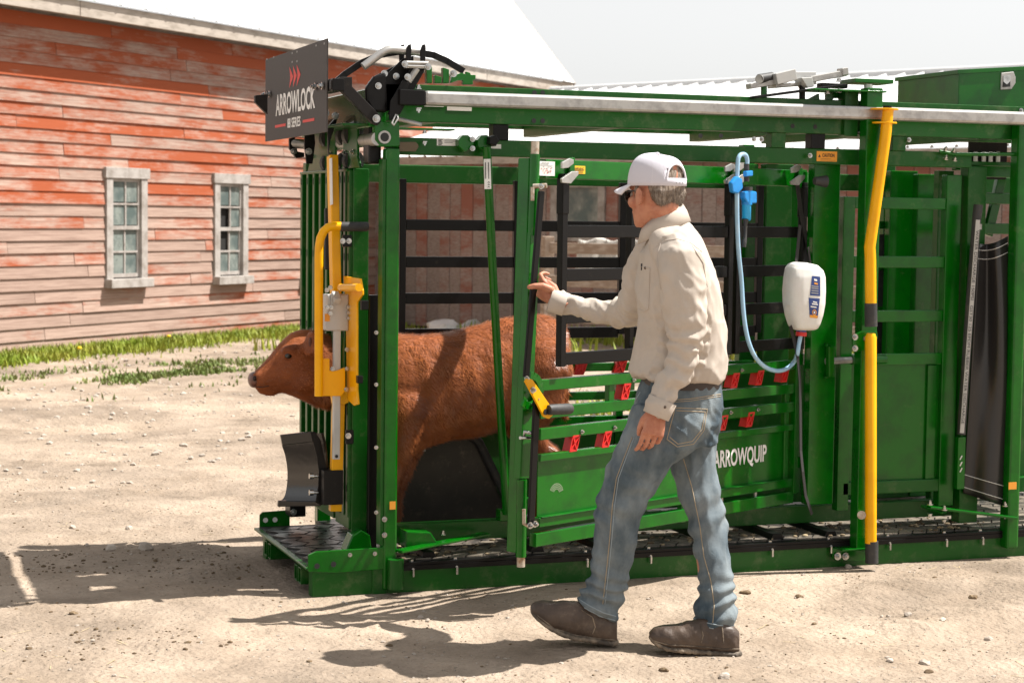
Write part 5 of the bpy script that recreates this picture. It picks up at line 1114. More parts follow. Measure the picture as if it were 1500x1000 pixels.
# --- shirt
sp_ = [ringloft([band(966, 1000, 318, .062, .0), band(955, 1014, 336, .10), band(948, 1028, 352, .155), band(938, 1037, 372, .195), band(934, 1046, 395, .205), band(932, 1054, 425, .198), band(931, 1060, 455, .185), band(930, 1064, 490, .175), band(926, 1066, 520, .172), band(921, 1067, 543, .170), band(926, 1064, 553, .165), band(938, 1056, 556, .150)], 28, .9)]
sp_.append(limb([mp(985, 362, -.13), mp(998, 385, -.205), mp(1003, 430, -.225), mp(1004, 470, -.225), mp(1004, 505, -.22), mp(994, 540, -.225), mp(980, 570, -.23), mp(966, 594, -.235)], [.085, .088, .080, .073, .066, .058, .052, .050], 18))
fa_ = [mp(965, 370, .14), mp(950, 405, .20), mp(935, 440, .26), mp(921, 457, .32), mp(902, 458, .38), mp(872, 455, .42)]
fa_ += [hp2(840, 449, -.03), hp2(818, 443, -.03)]
sp_.append(limb(fa_, [.085, .088, .082, .062, .052, .047, .046, .043], 18))
AXN = [(mp(1000, 385, -.2), mp(1004, 505, -.22)), (mp(1004, 505, -.22), mp(966, 594, -.235)), (mp(950, 405, .2), mp(921, 457, .32)), (mp(921, 457, .32), hp2(818, 443, -.03))]
def seg_t(p, a, b):
    d = b - a; t = (p - a).dot(d) / d.length_squared; tc = min(max(t, 0), 1); return tc, (p - (a + d * tc)).length
def shirt_disp(p, n):
    best = min(((seg_t(p, a, b), k) for k, (a, b) in enumerate(AXN)), key=lambda x: x[0][1]); (t, dist), k = best
    r = (p - HC).dot(R_); z = p.z; bb = (p - HC).dot(B_); d = 0
    d += mnoise.noise(Vector((r * 7, bb * 5, z * 4))) * .009
    d += (ridge(Vector((r * 8 + z * 5, bb * 5, z * 3 - r * 5))) - .55) * .011 + (ridge(Vector((r * 19 - z * 9, bb * 9, z * 12))) - .5) * .0025
    if dist < .115 and k in (1, 3):
        L_ = (AXN[k][1] - AXN[k][0]).length; x = t * L_; d += sin(x * 95 + 5 * mnoise.noise(p * 11) + r * 20) * (.0050 if k == 1 else .0026); d += (ridge(Vector((r * 24 + z * 18, bb * 16, z * 22 - r * 10))) - .5) * .004
    elif dist < .115:
        w = max(0, t - .45) / .55; d += sin(t * 34 + bb * 14 + 4 * mnoise.noise(p * 9)) * .0055 * w + (ridge(Vector((r * 20 + z * 14, bb * 18, z * 7 - r * 6))) - .5) * .006
    elif z < 1.13:                                   # blousing over the belt
        w = min(1, (1.13 - z) / .12); d += (ridge(Vector((r * 17, bb * 13, z * 4))) - .5) * .010 * w
    elif z > 1.2 and bb < 0: d += sin(r * 46 + z * 26) * .003
    return n * d
shirt, sbvh = fuse('shirt', sp_, .0062, 4, SHIRT, person, shirt_disp)
# --- jeans
jp = []
jp.append(ringloft([band(942, 1056, 553, .140), band(935, 1059, 570, .152), band(928, 1060, 595, .160), band(922, 1054, 625, .158), band(925, 1050, 650, .13)], 28, .92))
jp.append(ringloft([band(926, 1052, 590, .085, -.075), band(917, 1046, 625, .098, -.085), band(903, 1022, 655, .10, -.085), band(889, 984, 682, .093, -.075), band(879, 964, 714, .086, -.065), band(874, 948, 740, .080, -.06), band(872, 937, 765, .075, -.055), band(869, 931, 795, .074, -.045), band(865, 926, 825, .073, -.03), band(859, 921, 850, .072, -.015), band(850, 914, 872, .070, .0), (mp(873, 892, .005), R_ * .078 + Vector((0, 0, -.040)), B_ * .068)], 24))
jp.append(ringloft([band(960, 1058, 600, .085, .08), band(966, 1050, 640, .098, .085), band(980, 1047, 675, .092, .08), band(988, 1051, 705, .085, .065), band(997, 1058, 735, .080, .05), band(1008, 1064, 765, .076, .03), band(1014, 1067, 795, .074, .01), band(1021, 1071, 825, .072, -.015), band(1023, 1077, 855, .073, -.03), band(1019, 1079, 885, .074, -.045), (mp(1046, 914, -.055), R_ * .080 + Vector((0, 0, -.016)), B_ * .070)], 24))
KN = [mp(905, 735, -.06), mp(1030, 755, .04)]; AN = [mp(878, 872, 0), mp(1048, 895, -.05)]
def jean_disp(p, n):
    r = (p - HC).dot(R_); bb = (p - HC).dot(B_); z = p.z; d = mnoise.noise(Vector((r * 9, bb * 9, z * 5))) * .007
    for k, c in enumerate(AN):
        w = math.exp(-((p - c).length / .13) ** 2); d += w * (sin(z * 105 + r * (26 if k == 0 else -14) + 4.5 * mnoise.noise(p * 9)) * .0115)
    for k, c in enumerate(KN):
        w = math.exp(-((p - c).length / .14) ** 2); d += w * (sin(z * 58 + r * (34 if k == 0 else -30) + 4 * mnoise.noise(p * 8)) * .0085)
    w = math.exp(-((z - .83) / .09) ** 2); d += w * (ridge(Vector((r * 14 + z * 16, bb * 10, z * 6))) - .5) * .008
    d += (ridge(Vector((r * 20, bb * 18, z * 9))) - .5) * .006
    return n * d
jeans, jbvh = fuse('jeans', jp, .0062, 4, DENIM, person, jean_disp)
# --- helpers that lay seams on the cloth
def drape(bvh, pts, off=.002, steps=6):
    out = []
    for (u0, v0), (u1, v1) in zip(pts[:-1], pts[1:]):
        for i in range(steps):
            t = i / steps; d = ray(u0 + (u1 - u0) * t, v0 + (v1 - v0) * t).normalized(); h = bvh.ray_cast(CAM, d)
            if h[0] is not None: out.append(h[0] - d * off)
    d = ray(*pts[-1]).normalized(); h = bvh.ray_cast(CAM, d)
    if h[0] is not None: out.append(h[0] - d * off)
    return out
def seam(name, bvh, pts, r, m, par, off=.0008, steps=6):
    P = drape(bvh, pts, off, steps); 
    if len(P) < 2: return None
    Q = [P[0]]
    for q in P[1:]:
        if (q - Q[-1]).length < .06: Q.append(q)
    if len(Q) < 2: return None
    b = MB(); b.tube(Q, r, 6); return b.build(name, m, par)
for off in (0, 3.2):
    seam('stitch', jbvh, [(926 + off, 640), (915 + off, 668), (903 + off, 700), (897 + off, 740), (893 + off, 790), (889 + off, 830), (883 + off, 884)], .0016, THREAD if off == 0 else DTHREAD, jeans, .0008, 10)
    seam('stitch', jbvh, [(998 + off, 672), (1010 + off, 712), (1022 + off, 770), (1028 + off, 815), (1038 + off, 850), (1043 + off, 885), (1041 + off, 912)], .0018, THREAD, jeans, .0008, 10)
for pk in ([(989, 597), (1036, 599), (1031, 630), (1016, 650), (992, 654), (977, 643), (985, 612), (989, 597)], [(991, 601), (1033, 603), (1028, 629), (1014, 646), (993, 650), (981, 640)]): seam('pocket_stitch', jbvh, pk, .0017, THREAD, jeans, .0008, 8)
seam('yoke_stitch', jbvh, [(978, 586), (1010, 584), (1056, 577)], .0016, THREAD, jeans, .0008, 8); seam('yoke_stitch', jbvh, [(978, 589), (1010, 587), (1056, 580)], .0012, THREAD, jeans, .0008, 8)
seam('pocket_edge', jbvh, [(938, 574), (931, 586), (924, 596)], .002, DTHREAD, jeans)
for pts in ([(846, 883), (862, 893), (882, 903), (901, 908)], [(1014, 911), (1030, 917), (1050, 921), (1078, 924)], [(848, 877), (864, 887), (884, 897), (902, 902)], [(1016, 905), (1032, 911), (1052, 915), (1078, 918)]): seam('hem_stitch', jbvh, pts, .0022, DTHREAD, jeans, .001, 8)
b = MB(); bl_ = []
for t in np.linspace(0, 2 * pi, 33): bl_.append(mp(999, 559, 0) + R_ * (.148 * cos(t)) + B_ * (.150 * sin(t)))
vs = []
for p in bl_[:-1]: vs += [p + Vector((0, 0, -.019)), p + Vector((0, 0, .017))]
b.add(vs, [(2 * i, (2 * i + 2) % 64, (2 * i + 3) % 64, 2 * i + 1) for i in range(32)], True); b.build('belt', BELT, person)
# --- shirt details
col_o = [(936, 345), (940, 336), (950, 330), (965, 322), (985, 312), (1000, 304), (1006, 310)]
cp_in = [hp2_ for hp2_ in []]
cb = MB(); rings = []
NC = 30; base_c, top_c = mp(973, 334, .0), mp(971, 318, .0)
vs = []
for i in range(NC + 1):
    t = -0.5 + 2 * pi * i / NC * .97; ca, sa = cos(t + 2.6), sin(t + 2.6)
    front = max(0, cos(t + 2.6 - pi))                 # lower at the front (picture left)
    top = top_c + R_ * (ca * .070 + .0) + B_ * (sa * .075) + Vector((0, 0, .030 - .055 * front + .02 * max(0, ca)))
    out_ = base_c + R_ * (ca * .095) + B_ * (sa * .105) + Vector((0, 0, -.004 - .055 * front + .030 * max(0, ca)))
    inn = top_c + R_ * (ca * .062) + B_ * (sa * .066) + Vector((0, 0, .0 - .05 * front))
    vs += [inn, top, top.lerp(out_, .5) + Vector((0, 0, .006)), out_]
cb.add(vs, [(4 * i + k, 4 * i + 4 + k, 4 * i + 5 + k, 4 * i + 1 + k) for i in range(NC) for k in range(3)], True)
co = cb.build('collar', SHIRT, shirt); so_ = co.modifiers.new('thick', 'SOLIDIFY'); so_.thickness = .004; so_.offset = 0
seam('yoke_seam', sbvh, [(960, 362), (975, 352), (993, 350), (1012, 356), (1030, 370)], .0016, SHIRT, shirt, .0005, 8)
seam('armhole_seam', sbvh, [(968, 356), (963, 372), (964, 395), (968, 425)], .0022, SHIRT, shirt, .0006, 8); seam('armhole_seam', sbvh, [(1014, 360), (1030, 385), (1036, 420), (1038, 470)], .0022, SHIRT, shirt, .0006, 8)
for pts in ([(941, 391), (952, 393), (951, 420), (950, 452), (944, 456), (936, 453)], [(938, 390), (941, 391)]): seam('pocket_seam', sbvh, pts, .0022, SHIRT, shirt, .0008, 8)
P = drape(sbvh, [(945, 392.5), (946, 392.5)], .003); b = MB(); b.sphere(P[0], .005, 8, 6); b.build('button', mat('brown_button', (.10, .07, .05), .4), shirt)
P = drape(sbvh, [(940, 391), (941, 391)], .003); b = MB(); b.tube([P[0] + Vector((0, 0, -.012)), P[0] + Vector((0, 0, .012))], .0035, 8); b.build('pen_clip', INK, shirt)
def cuffring(c, d, r0, r1, L_):
    d = d.normalized(); a = d.orthogonal().normalized(); bb = d.cross(a); v_ = []
    for k, (x, r) in enumerate(((0, r0 * .97), (.002, r0), (L_ * .5, (r0 + r1) / 2), (L_, r1), (L_ + .002, r1 * .94), (L_ - .012, r1 * .90))): v_.append((c + d * x, a * r, bb * r))
    V, Fq = ringloft(v_, 22); return V[:-2], [f for f in Fq if len(f) == 4]
for (c, d, r0, r1) in ((mp(971, 585, -.233), mp(962, 606, -.236) - mp(971, 585, -.233), .052, .049), (hp2(828, 446, -.03), hp2(812, 441.5, -.03) - hp2(828, 446, -.03), .0465, .0455)):
    V, Fq = cuffring(c, d, r0, r1, .062); b = MB(); b.add(V, Fq, True); b.build('cuff', SHIRT, shirt)
P = mp(973, 596, -.285); b = MB(); b.sphere(mp(974, 596, -.285), .0055, 8, 6); b.build('button', mat('brown_button', (.10, .07, .05), .4), shirt)
# --- boots
def boot(rows, b0, top, name='boot'):
    rings = []; sole = []
    for (tu, tv, bu, bv, w) in rows:
        t, q = mp(tu, tv, b0), mp(bu, bv, b0); rings.append(((t + q) / 2, (t - q) / 2, B_ * w))
    parts_ = [ringloft(rings, 20, .85)]; parts_.append(limb([mp(*top[0], b0), mp(*top[1], b0)], [top[2], top[2] * 1.0], 16))
    o, bv_ = fuse(name, parts_, .005, 4, LEATHER, person, lambda p, n: n * (mnoise.noise(p * 16) * .004 + sin(p.x * 120 + p.z * 60) * .0012 * (mnoise.noise(p * 6) > 0)))
    for (tu, tv, bu, bv, w) in rows:
        q = mp(bu, bv, b0); q2 = mp(bu, bv - 8.5, b0); sole.append(((q + q2) / 2, (q2 - q) / 2, B_ * (w + .005)))
    e0, e1 = sole[0], sole[-1]; hd_ = (sole[0][0] - sole[1][0]).normalized(); sole = [(e0[0] + hd_ * .008, e0[1] * .6, e0[2] * .4)] + sole + [(e1[0] - hd_ * .006, e1[1] * .8, e1[2] * .5)]
    fuse('boot_sole', [ringloft(sole, 16, .5)], .0045, 2, SOLE, o, lambda p, n: n * (.0014 * (1 if sin(p.x * 260) > 0 else -1) * (.6 if p.z < .018 else .4) + mnoise.noise(p * 40) * .002))
    return o, bv_
fb1, fbv = boot([(777, 888, 779, 899, .022), (783, 882, 788, 908, .040), (795, 879, 802, 918, .050), (815, 880, 822, 929, .052), (835, 879, 842, 935, .047), (855, 882, 862, 938, .043), (875, 890, 880, 941, .042), (893, 899, 896, 944, .040), (903, 908, 904, 943, .028)], -.0, ((878, 915), (872, 890), .036))
rb1, rbv = boot([(951, 926, 953, 938, .022), (958, 919, 962, 945, .040), (970, 916, 975, 950, .050), (990, 914, 992, 952, .052), (1008, 908, 1010, 954, .047), (1030, 904, 1032, 956, .043), (1055, 908, 1056, 958, .042), (1074, 916, 1076, 960, .040), (1083, 924, 1084, 959, .028)], -.09, ((1054, 930), (1050, 910), .034))
for bv_, pts in ((fbv, [(852, 893), (868, 903), (872, 918), (868, 928)]), (rbv, [(1026, 913), (1030, 930), (1027, 941)]), (rbv, [(1058, 918), (1060, 942)]), (fbv, [(786, 900), (812, 920), (845, 930), (880, 935), (902, 937)]), (rbv, [(957, 938), (980, 944), (1020, 946), (1060, 950), (1083, 950)])): seam('boot_seam', bv_, pts, .0022, SOLE, fb1 if bv_ is fbv else rb1, .001, 8)
# --- hair, cap, glasses
hr = []
for u, f0, f1, hw in ((.10, -.078, -.01, .056), (.078, -.092, -.01, .068), (.05, -.099, .0, .075), (.02, -.100, .0, .077), (.004, -.102, .0, .079), (-.01, -.102, -.018, .081), (-.033, -.095, -.030, .077), (-.052, -.086, -.045, .066), (-.064, -.074, -.055, .045)):
    hr.append((hp_((f0 + f1) / 2, 0, u), HF * (f1 - f0) / 2, HL * hw))
hair, hbv = fuse('hair', [ringloft(hr, 24, .9)] + [limb([hp_(.020, s_ * .078, .0), hp_(.022, s_ * .079, -.032)], [.010, .006], 8) for s_ in (-1, 1)], .004, 2, HAIR, person, lambda p, n: n * (mnoise.noise(Vector((p.x * 90, p.y * 90, p.z * 35))) * .003))
hc_ = np.array([v.co for v in hair.data.vertices]); hn_ = np.array([v.normal for v in hair.data.vertices]); NH = 9000; ix = rng.integers(0, len(hc_), NH)
ix = ix[((hc_[ix] - (np.array(HC) - np.array(rootloc(person))))[:, 2] < -.006)]; NH = len(ix); c = hc_[ix]; nn = hn_[ix]; fl = np.tile(np.array([0, 0, -1.0]) - np.array(HF) * .5, (NH, 1)) + rng.normal(0, .25, (NH, 3)); fl -= nn * (fl * nn).sum(1, keepdims=True) * .8; fl /= np.linalg.norm(fl, axis=1, keepdims=True)
tip = c + fl * rng.uniform(.006, .013, (NH, 1)) + nn * .004; sd = np.cross(fl, nn) * .0007
npmesh('hair_strands', np.concatenate([c - sd, c + sd, tip]), np.stack([np.arange(NH), np.arange(NH) + NH, np.arange(NH) + 2 * NH], 1), HAIR, hair)['kind'] = 'stuff'
# cap: crown in panels with an arched opening and strap at the back
cap_v = []; NA, NE = 48, 14; CRC = (-.004, 0, .008)
def crown(a, e, k=1.0):
    f = cos(a) * .112 * k; l = sin(a) * .094 * k; ce = cos(e) ** .55; h = .112 * sin(e) ** .9
    return hp_(CRC[0] + f * ce, l * ce, CRC[2] + h * (1 + .05 * cos(a)))
cb = MB(); vs = [crown(2 * pi * i / NA, pi / 2 * j / NE) for j in range(NE + 1) for i in range(NA)]; fs = []
for j in range(NE):
    for i in range(NA):
        am = 2 * pi * (i + .5) / NA; back = abs(((am - pi) + pi) % (2 * pi) - pi)
        if j >= 2 and j < 7 and back < .50 * sqrt(max(0, 1 - ((j - 1.5) / 5.5) ** 2)) + .02: continue
        fs.append((j * NA + i, j * NA + (i + 1) % NA, (j + 1) * NA + (i + 1) % NA, (j + 1) * NA + i))
cb.add(vs, fs, True); cap = cb.build('cap', MESHW, person); so_ = cap.modifiers.new('thick', 'SOLIDIFY'); so_.thickness = .0035; so_.offset = 1
for a0 in (0, pi / 3, 2 * pi / 3, 4 * pi / 3, 5 * pi / 3, pi / 2 * .0):
    b = MB(); b.tube([crown(a0, e, 1.012) for e in np.linspace(.02, pi / 2, 14)], .0028, 6); b.build('cap_seam', CAPW, cap)
# front panels and sweat band in solid cloth
fp = MB(); vs = [crown(a, e, 1.022) for e in np.linspace(0, 1.35, 12) for a in np.linspace(-pi / 3, pi / 3, 16)]; fp.add(vs, [(j * 16 + i, j * 16 + i + 1, (j + 1) * 16 + i + 1, (j + 1) * 16 + i) for j in range(11) for i in range(15)], True); fp.build('cap_front', CAPW, cap)
bd = MB(); vs = [crown(a, e, 1.02) for e in np.linspace(0, .16, 4) for a in np.linspace(0, 2 * pi, 49)[:-1]]; bd.add(vs, [(j * 48 + i, j * 48 + (i + 1) % 48, (j + 1) * 48 + (i + 1) % 48, (j + 1) * 48 + i) for j in range(3) for i in range(48)], True); bd.build('cap_band', CAPW, cap)
b = MB(); b.tube([crown(pi + t * .55, .16 + .62 * sqrt(max(0, 1 - t * t)), 1.02) for t in np.linspace(-1, 1, 17)], .004, 6); b.build('cap_opening_trim', CAPW, cap)
for t in (-.18, -.02, .14): b = MB(); b.sphere(crown(pi + t, .08, 1.045), .0026, 6, 4); b.build('strap_snap', GREYINK, cap)
b = MB(); b.sphere(crown(0, pi / 2), .008, 10, 6, (1, 1, .6)); b.build('cap_button', CAPW, cap)
br = MB(); vs = []; NB = 18
for j in range(7):
    for i in range(NB):
        a = -1.18 + 2.36 * i / (NB - 1); e0 = crown(a, .01, 1.0); t = j / 6; ext = .078 * cos(a * .92) ** .6
        p = e0 + HF * ext * t * 1.0 + HU * (-.012 * t - .020 * (sin(a) ** 2) * t - .006 * t * t); vs.append(p)
br.add(vs, [(j * NB + i, j * NB + i + 1, (j + 1) * NB + i + 1, (j + 1) * NB + i) for j in range(6) for i in range(NB - 1)], True)
bo = br.build('cap_brim', CAPW, cap); so_ = bo.modifiers.new('thick', 'SOLIDIFY'); so_.thickness = .0045
GFR = mat('dark_glasses_frame', (.012, .012, .014), .25); go = None
lens = mat('dark_lens', (.03, .035, .04), .08, spec=.7)
for s_ in (-1, 1):
    gl = MB(); gl.tube([hp_(-.005, s_ * .082, -.012), hp_(.03, s_ * .083, -.010), hp_(.075, s_ * .077, -.013), hp_(.096, s_ * .066, -.016)], .0032, 8)
    if go is None: go = gl.build('glasses', GFR, person)
    else: gl.build('temple_arm', GFR, go)
for s_ in (-1, 1):
    b = MB(); c0 = hp_(.104, s_ * .036, -.028); b.tube([c0 + HL * (s_ * .030 * cos(t)) + HU * (.020 * sin(t)) - HF * (.012 * max(0, cos(t))) for t in np.linspace(0, 2 * pi, 21)], .0026, 6); b.build('lens_rim', GFR, go)
    b = MB(); b.add([c0 + HL * (s_ * .029 * cos(t)) + HU * (.019 * sin(t)) - HF * (.012 * max(0, cos(t))) for t in np.linspace(0, 2 * pi, 21)[:-1]], [tuple(range(20))]); b.build('lens', lens, go)
b = MB(); b.tube([hp_(.106, -.008, -.020), hp_(.110, 0, -.018), hp_(.106, .008, -.020)], .0028, 6); b.build('glasses_bridge', GFR, go)
for s_ in (-1, 1): b = MB(); b.sphere(hp_(.083, s_ * .032, -.024), .0125, 10, 8); b.build('eye', mat('eye_white', (.6, .57, .53), .3), person)
# ------------------------------------------------------------------ white jug hanging on its strap
bt = thing('hanging_jug', at(1180, 485, -.10), 'white plastic jug hanging upside down on a black strap beside the green post', 'jug')
JUG = mat('white_hdpe', (.74, .73, .70), .38, c2=(.68, .66, .62), sc=9, sub=.05)
JY = -.10
def jr(ul, ur, v, hy, skew=0): p, q = at(ul, v, JY), at(ur, v + skew, JY); return ((p + q) / 2, (q - p) / 2, Vector((0, hy, 0)))
jug, jb = fuse('jug_body', [ringloft([jr(1163, 1180, 383.5, .02, 1), jr(1158, 1194, 386, .05, 2), jr(1154, 1202, 392, .062, 4), jr(1152, 1204.5, 405, .068), jr(1150.5, 1205, 425, .070), jr(1151, 1204, 445, .070), jr(1154, 1201, 462, .066), jr(1158, 1197, 475, .060), jr(1161, 1194, 481, .052), jr(1166, 1190, 483.5, .03)], 24, .62)], .0045, 5, JUG, bt,
    lambda p, n: n * (-.010 * math.exp(-(((p - at(1172, 389, JY - .07)).length) / .035) ** 2)))
def jplate(name, pts, m, off=.001):
    P = [];
    for u, v in pts:
        d = ray(u, v).normalized(); h = jb.ray_cast(CAM, d); P.append((h[0] if h[0] is not None else at(u, v, JY - .06)) - d * off)
    b = MB(); b.add(P, [tuple(range(len(P)))]); return b.build(name, m, bt)
def jgrid(name, u0a, u0b, u1a, u1b, v0, v1, m, off=.0012, n=6):
    P = []
    for j in range(n + 1):
        t = j / n; ul = u0a + (u0b - u0a) * t; ur = u1a + (u1b - u1a) * t; v = v0 + (v1 - v0) * t
        for i in range(n + 1):
            u = ul + (ur - ul) * i / n; d = ray(u, v + (i / n) * 1.2).normalized(); h = jb.ray_cast(CAM, d)
            P.append((h[0] if h[0] is not None else at(u, v, JY - .05)) - d * off)
    b = MB(); b.add(P, [(j * (n + 1) + i, j * (n + 1) + i + 1, (j + 1) * (n + 1) + i + 1, (j + 1) * (n + 1) + i) for j in range(n) for i in range(n)], True); return b.build(name, m, bt)
jgrid('label', 1189.5, 1186.5, 1201.5, 1201.5, 404, 432.5, BLUEINK); jgrid('label', 1184.5, 1186, 1201, 1198, 436, 464, BLUEINK); jgrid('label_stripe', 1186, 1186.5, 1198, 1197.5, 461, 465, ORANGEP, .0018)
jgrid('label_print', 1192.5, 1192.5, 1197, 1197, 408, 411, WHITEINK, .002, 2); jgrid('label_print', 1193, 1193, 1198, 1198, 413.5, 416, ORANGEP, .002, 2)
for v in (418, 421, 424.5, 428): jgrid('label_print', 1188.6, 1188.4, 1199, 1199, v, v + 1.6, GREYINK, .002, 2)
for v, a, c in ((441, 1191, 1197), (444, 1189.5, 1198), (448, 1187.5, 1196)): jgrid('label_print', a, a, c, c, v, v + 1.8, WHITEINK, .002, 2)
for r_, mm_, o_ in ((4.4, ORANGEP, .002), (3.0, BLUEINK, .0026), (1.7, WHITEINK, .0032)): jplate('label_mark', [(1193 + r_ * .72 * cos(t), 457.5 + r_ * sin(t)) for t in np.linspace(0, 2 * pi, 13)[:-1]], mm_, o_)
b = MB(); b.tube([at(1174, 482, JY), at(1174, 487, JY)], .0215, 16); b.build('cap_ring', mat('blue_cap_ring', (.02, .07, .26), .4), bt)
b = MB(); b.tube([at(1174, 486, JY), at(1173.5, 492, JY)], .0245, 16); b.build('red_cap', RED, bt)
STRAP = mat('black_webbing', (.022, .02, .019), .8, bump=.3, bsc=300)
def strap(pts, w):
    b = MB()
    for (a, c) in zip(pts[:-1], pts[1:]): b.bar(a, c + (c - a).normalized() * .004, .003, w, GD)
    return b
SD_ = strap([ga(1167, 262, .05), ga(1173, 310, .05), ga(1184, 362, .05), ga(1180, 388, .10)], .028); SD_.build('strap', STRAP, bt); strap([at(1172, 330, JY + .06), at(1166, 388, JY)], .02).build('strap', STRAP, bt); strap([at(1184, 362, JY), at(1187, 385, JY + .02)], .010).build('strap', STRAP, bt)
strap([at(1158, 477, JY - .01), at(1163, 497, JY), at(1168, 520, JY)], .022).build('strap', STRAP, bt); strap([at(1168, 518, JY), at(1172, 560, JY), at(1173, 660, JY - .02), at(1176, 690, JY - .04), at(1180, 725, JY - .02), at(1189, 752, JY)], .017).build('strap', STRAP, bt)
# ------------------------------------------------------------------ blue dosing gun and its clear hose
BLUEP = mat('bright_blue_plastic', (.012, .24, .62), .3, c2=(.01, .20, .55), sc=20)
ij = thing('dosing_gun', ga(1090, 262, .10), 'bright blue dosing gun with a black nozzle hanging from a steel hook on the gate', 'dosing gun')
GY_ = -.02
def ip(u, v, n=.10): return ga(u, v, n)
b = MB(); b.tube([ip(1093.5, 280), ip(1093.5, 284), ip(1093.3, 321), ip(1093, 322)], .019, 16, rs=[.015, .0205, .0205, .016]); b.build('barrel', mat('cyan_barrel', (.02, .36, .70), .2), ij)
b = MB(); b.tube([ip(1094, 277), ip(1094, 300)], .0235, 16); b.build('collar', BLUEP, ij)
b = MB(); b.prism([ip(u, v, .09) for u, v in ((1083, 281), (1092, 279), (1101, 281), (1101, 298), (1088, 298), (1083, 290))], GN * .03); b.build('body', BLUEP, ij, .005)
b = MB(); b.prism([ip(u, v, .10) for u, v in ((1066, 268), (1074, 258), (1082, 262), (1083, 276), (1076, 284), (1068, 282))], GN * .022); b.build('grip', BLUEP, ij, .006)
b = MB(); b.prism([ip(u, v, .11) for u, v in ((1088, 251), (1098, 250), (1098, 258), (1088, 259))], GN * .02); b.build('trigger', BLUEP, ij, .004)
b = MB(); b.tube([ip(1093.5, 240), ip(1093.5, 266)], .012, 12); b.build('inlet', RUBBER, ij); b = MB(); b.tube([ip(1094, 274), ip(1094, 279)], .025, 14); b.build('lock_ring', RUBBER, ij)
b = MB(); b.tube([ip(1092.5, 321), ip(1092, 330), ip(1091.5, 348), ip(1090, 353), ip(1089.5, 362)], .008, 12, rs=[.014, .008, .008, .0125, .010]); b.build('nozzle', RUBBER, ij)
TUBEM = mat('clear_blue_hose', (.30, .50, .68), .18, c2=(.36, .55, .70), sc=30, spec=.7)
hp_pts = [(1094, 243, .10), (1094.5, 235, .10), (1092.5, 228, .10), (1088, 226, .10), (1083, 229, .10), (1080.5, 240, .10), (1079.5, 280, .10), (1080, 330, .10), (1082, 370, .10), (1086, 410, .10), (1088.5, 450, .11), (1092, 480, .12), (1098, 505, .13), (1108, 525, .14), (1122, 538, .15), (1138, 543, .15), (1152, 540, .15), (1163, 530, .15)]
ctl = [ga(*q) for q in hp_pts] + [at(1168, 518, JY), at(1170, 505, JY), at(1173, 491, JY)]
sm_ = []
for i in range(len(ctl) - 1):
    p0, p1, p2, p3 = ctl[max(i - 1, 0)], ctl[i], ctl[i + 1], ctl[min(i + 2, len(ctl) - 1)]
    for k in range(5):
        t = k / 5; sm_.append(.5 * ((2 * p1) + (p2 - p0) * t + (2 * p0 - 5 * p1 + 4 * p2 - p3) * t * t + (3 * p1 - p0 - 3 * p2 + p3) * t ** 3))
sm_.append(ctl[-1]); b = MB(); b.tube(sm_, .0098, 12); b.build('hose', TUBEM, ij)
# ------------------------------------------------------------------ heavy black curtain in the alley
ct = thing('rubber_curtain', at(1452, 740, .03), 'heavy black vinyl curtain with white stitched hem hanging between the alley posts', 'curtain')
VINYL = mat('black_vinyl', (.020, .0185, .018), .32, spec=.5, bump=.08, bsc=200)
NU, NV = 34, 40; V = []
def cpt(i, j):
    t, s_ = i / NU, j / NV
    ul = 1432 - 8 * s_ * .3; u_top0, u_top1 = 1434, 1476; u_b0, u_b1 = 1411, 1474
    u = (u_top0 + (u_top1 - u_top0) * t) * (1 - s_) + (u_b0 + (u_b1 - u_b0) * t) * s_
    vt = 357 - 11 * t ** 1.4 + 3 * sin(t * pi); vb = 722 + 20 * t; v = vt + (vb - vt) * s_
    dep = .025 + .045 * sin(t * 4.6 + 1.5 * s_) * (.5 + .5 * s_) + .02 * sin(t * 8 - s_ * 5) * (1 - s_) ** 1.5
    return at(u, v, dep)
V = [cpt(i, j) for j in range(NV + 1) for i in range(NU + 1)]
b = MB(); b.add(V, [(j * (NU + 1) + i, (j + 1) * (NU + 1) + i, (j + 1) * (NU + 1) + i + 1, j * (NU + 1) + i + 1) for j in range(NV) for i in range(NU)], True)
cs = b.build('curtain_sheet', VINYL, ct); so_ = cs.modifiers.new('thick', 'SOLIDIFY'); so_.thickness = .006; so_.offset = 0
for j in (1.0, 2.4, 37.0, 39.0):
    P = []
    for i in range(NU + 1): p = cpt(i, j); d = (p - CAM).normalized(); P.append(p - d * .006)
    b = MB(); b.tube(P, .0016, 5); b.build('white_stitch', WHITEP, ct)
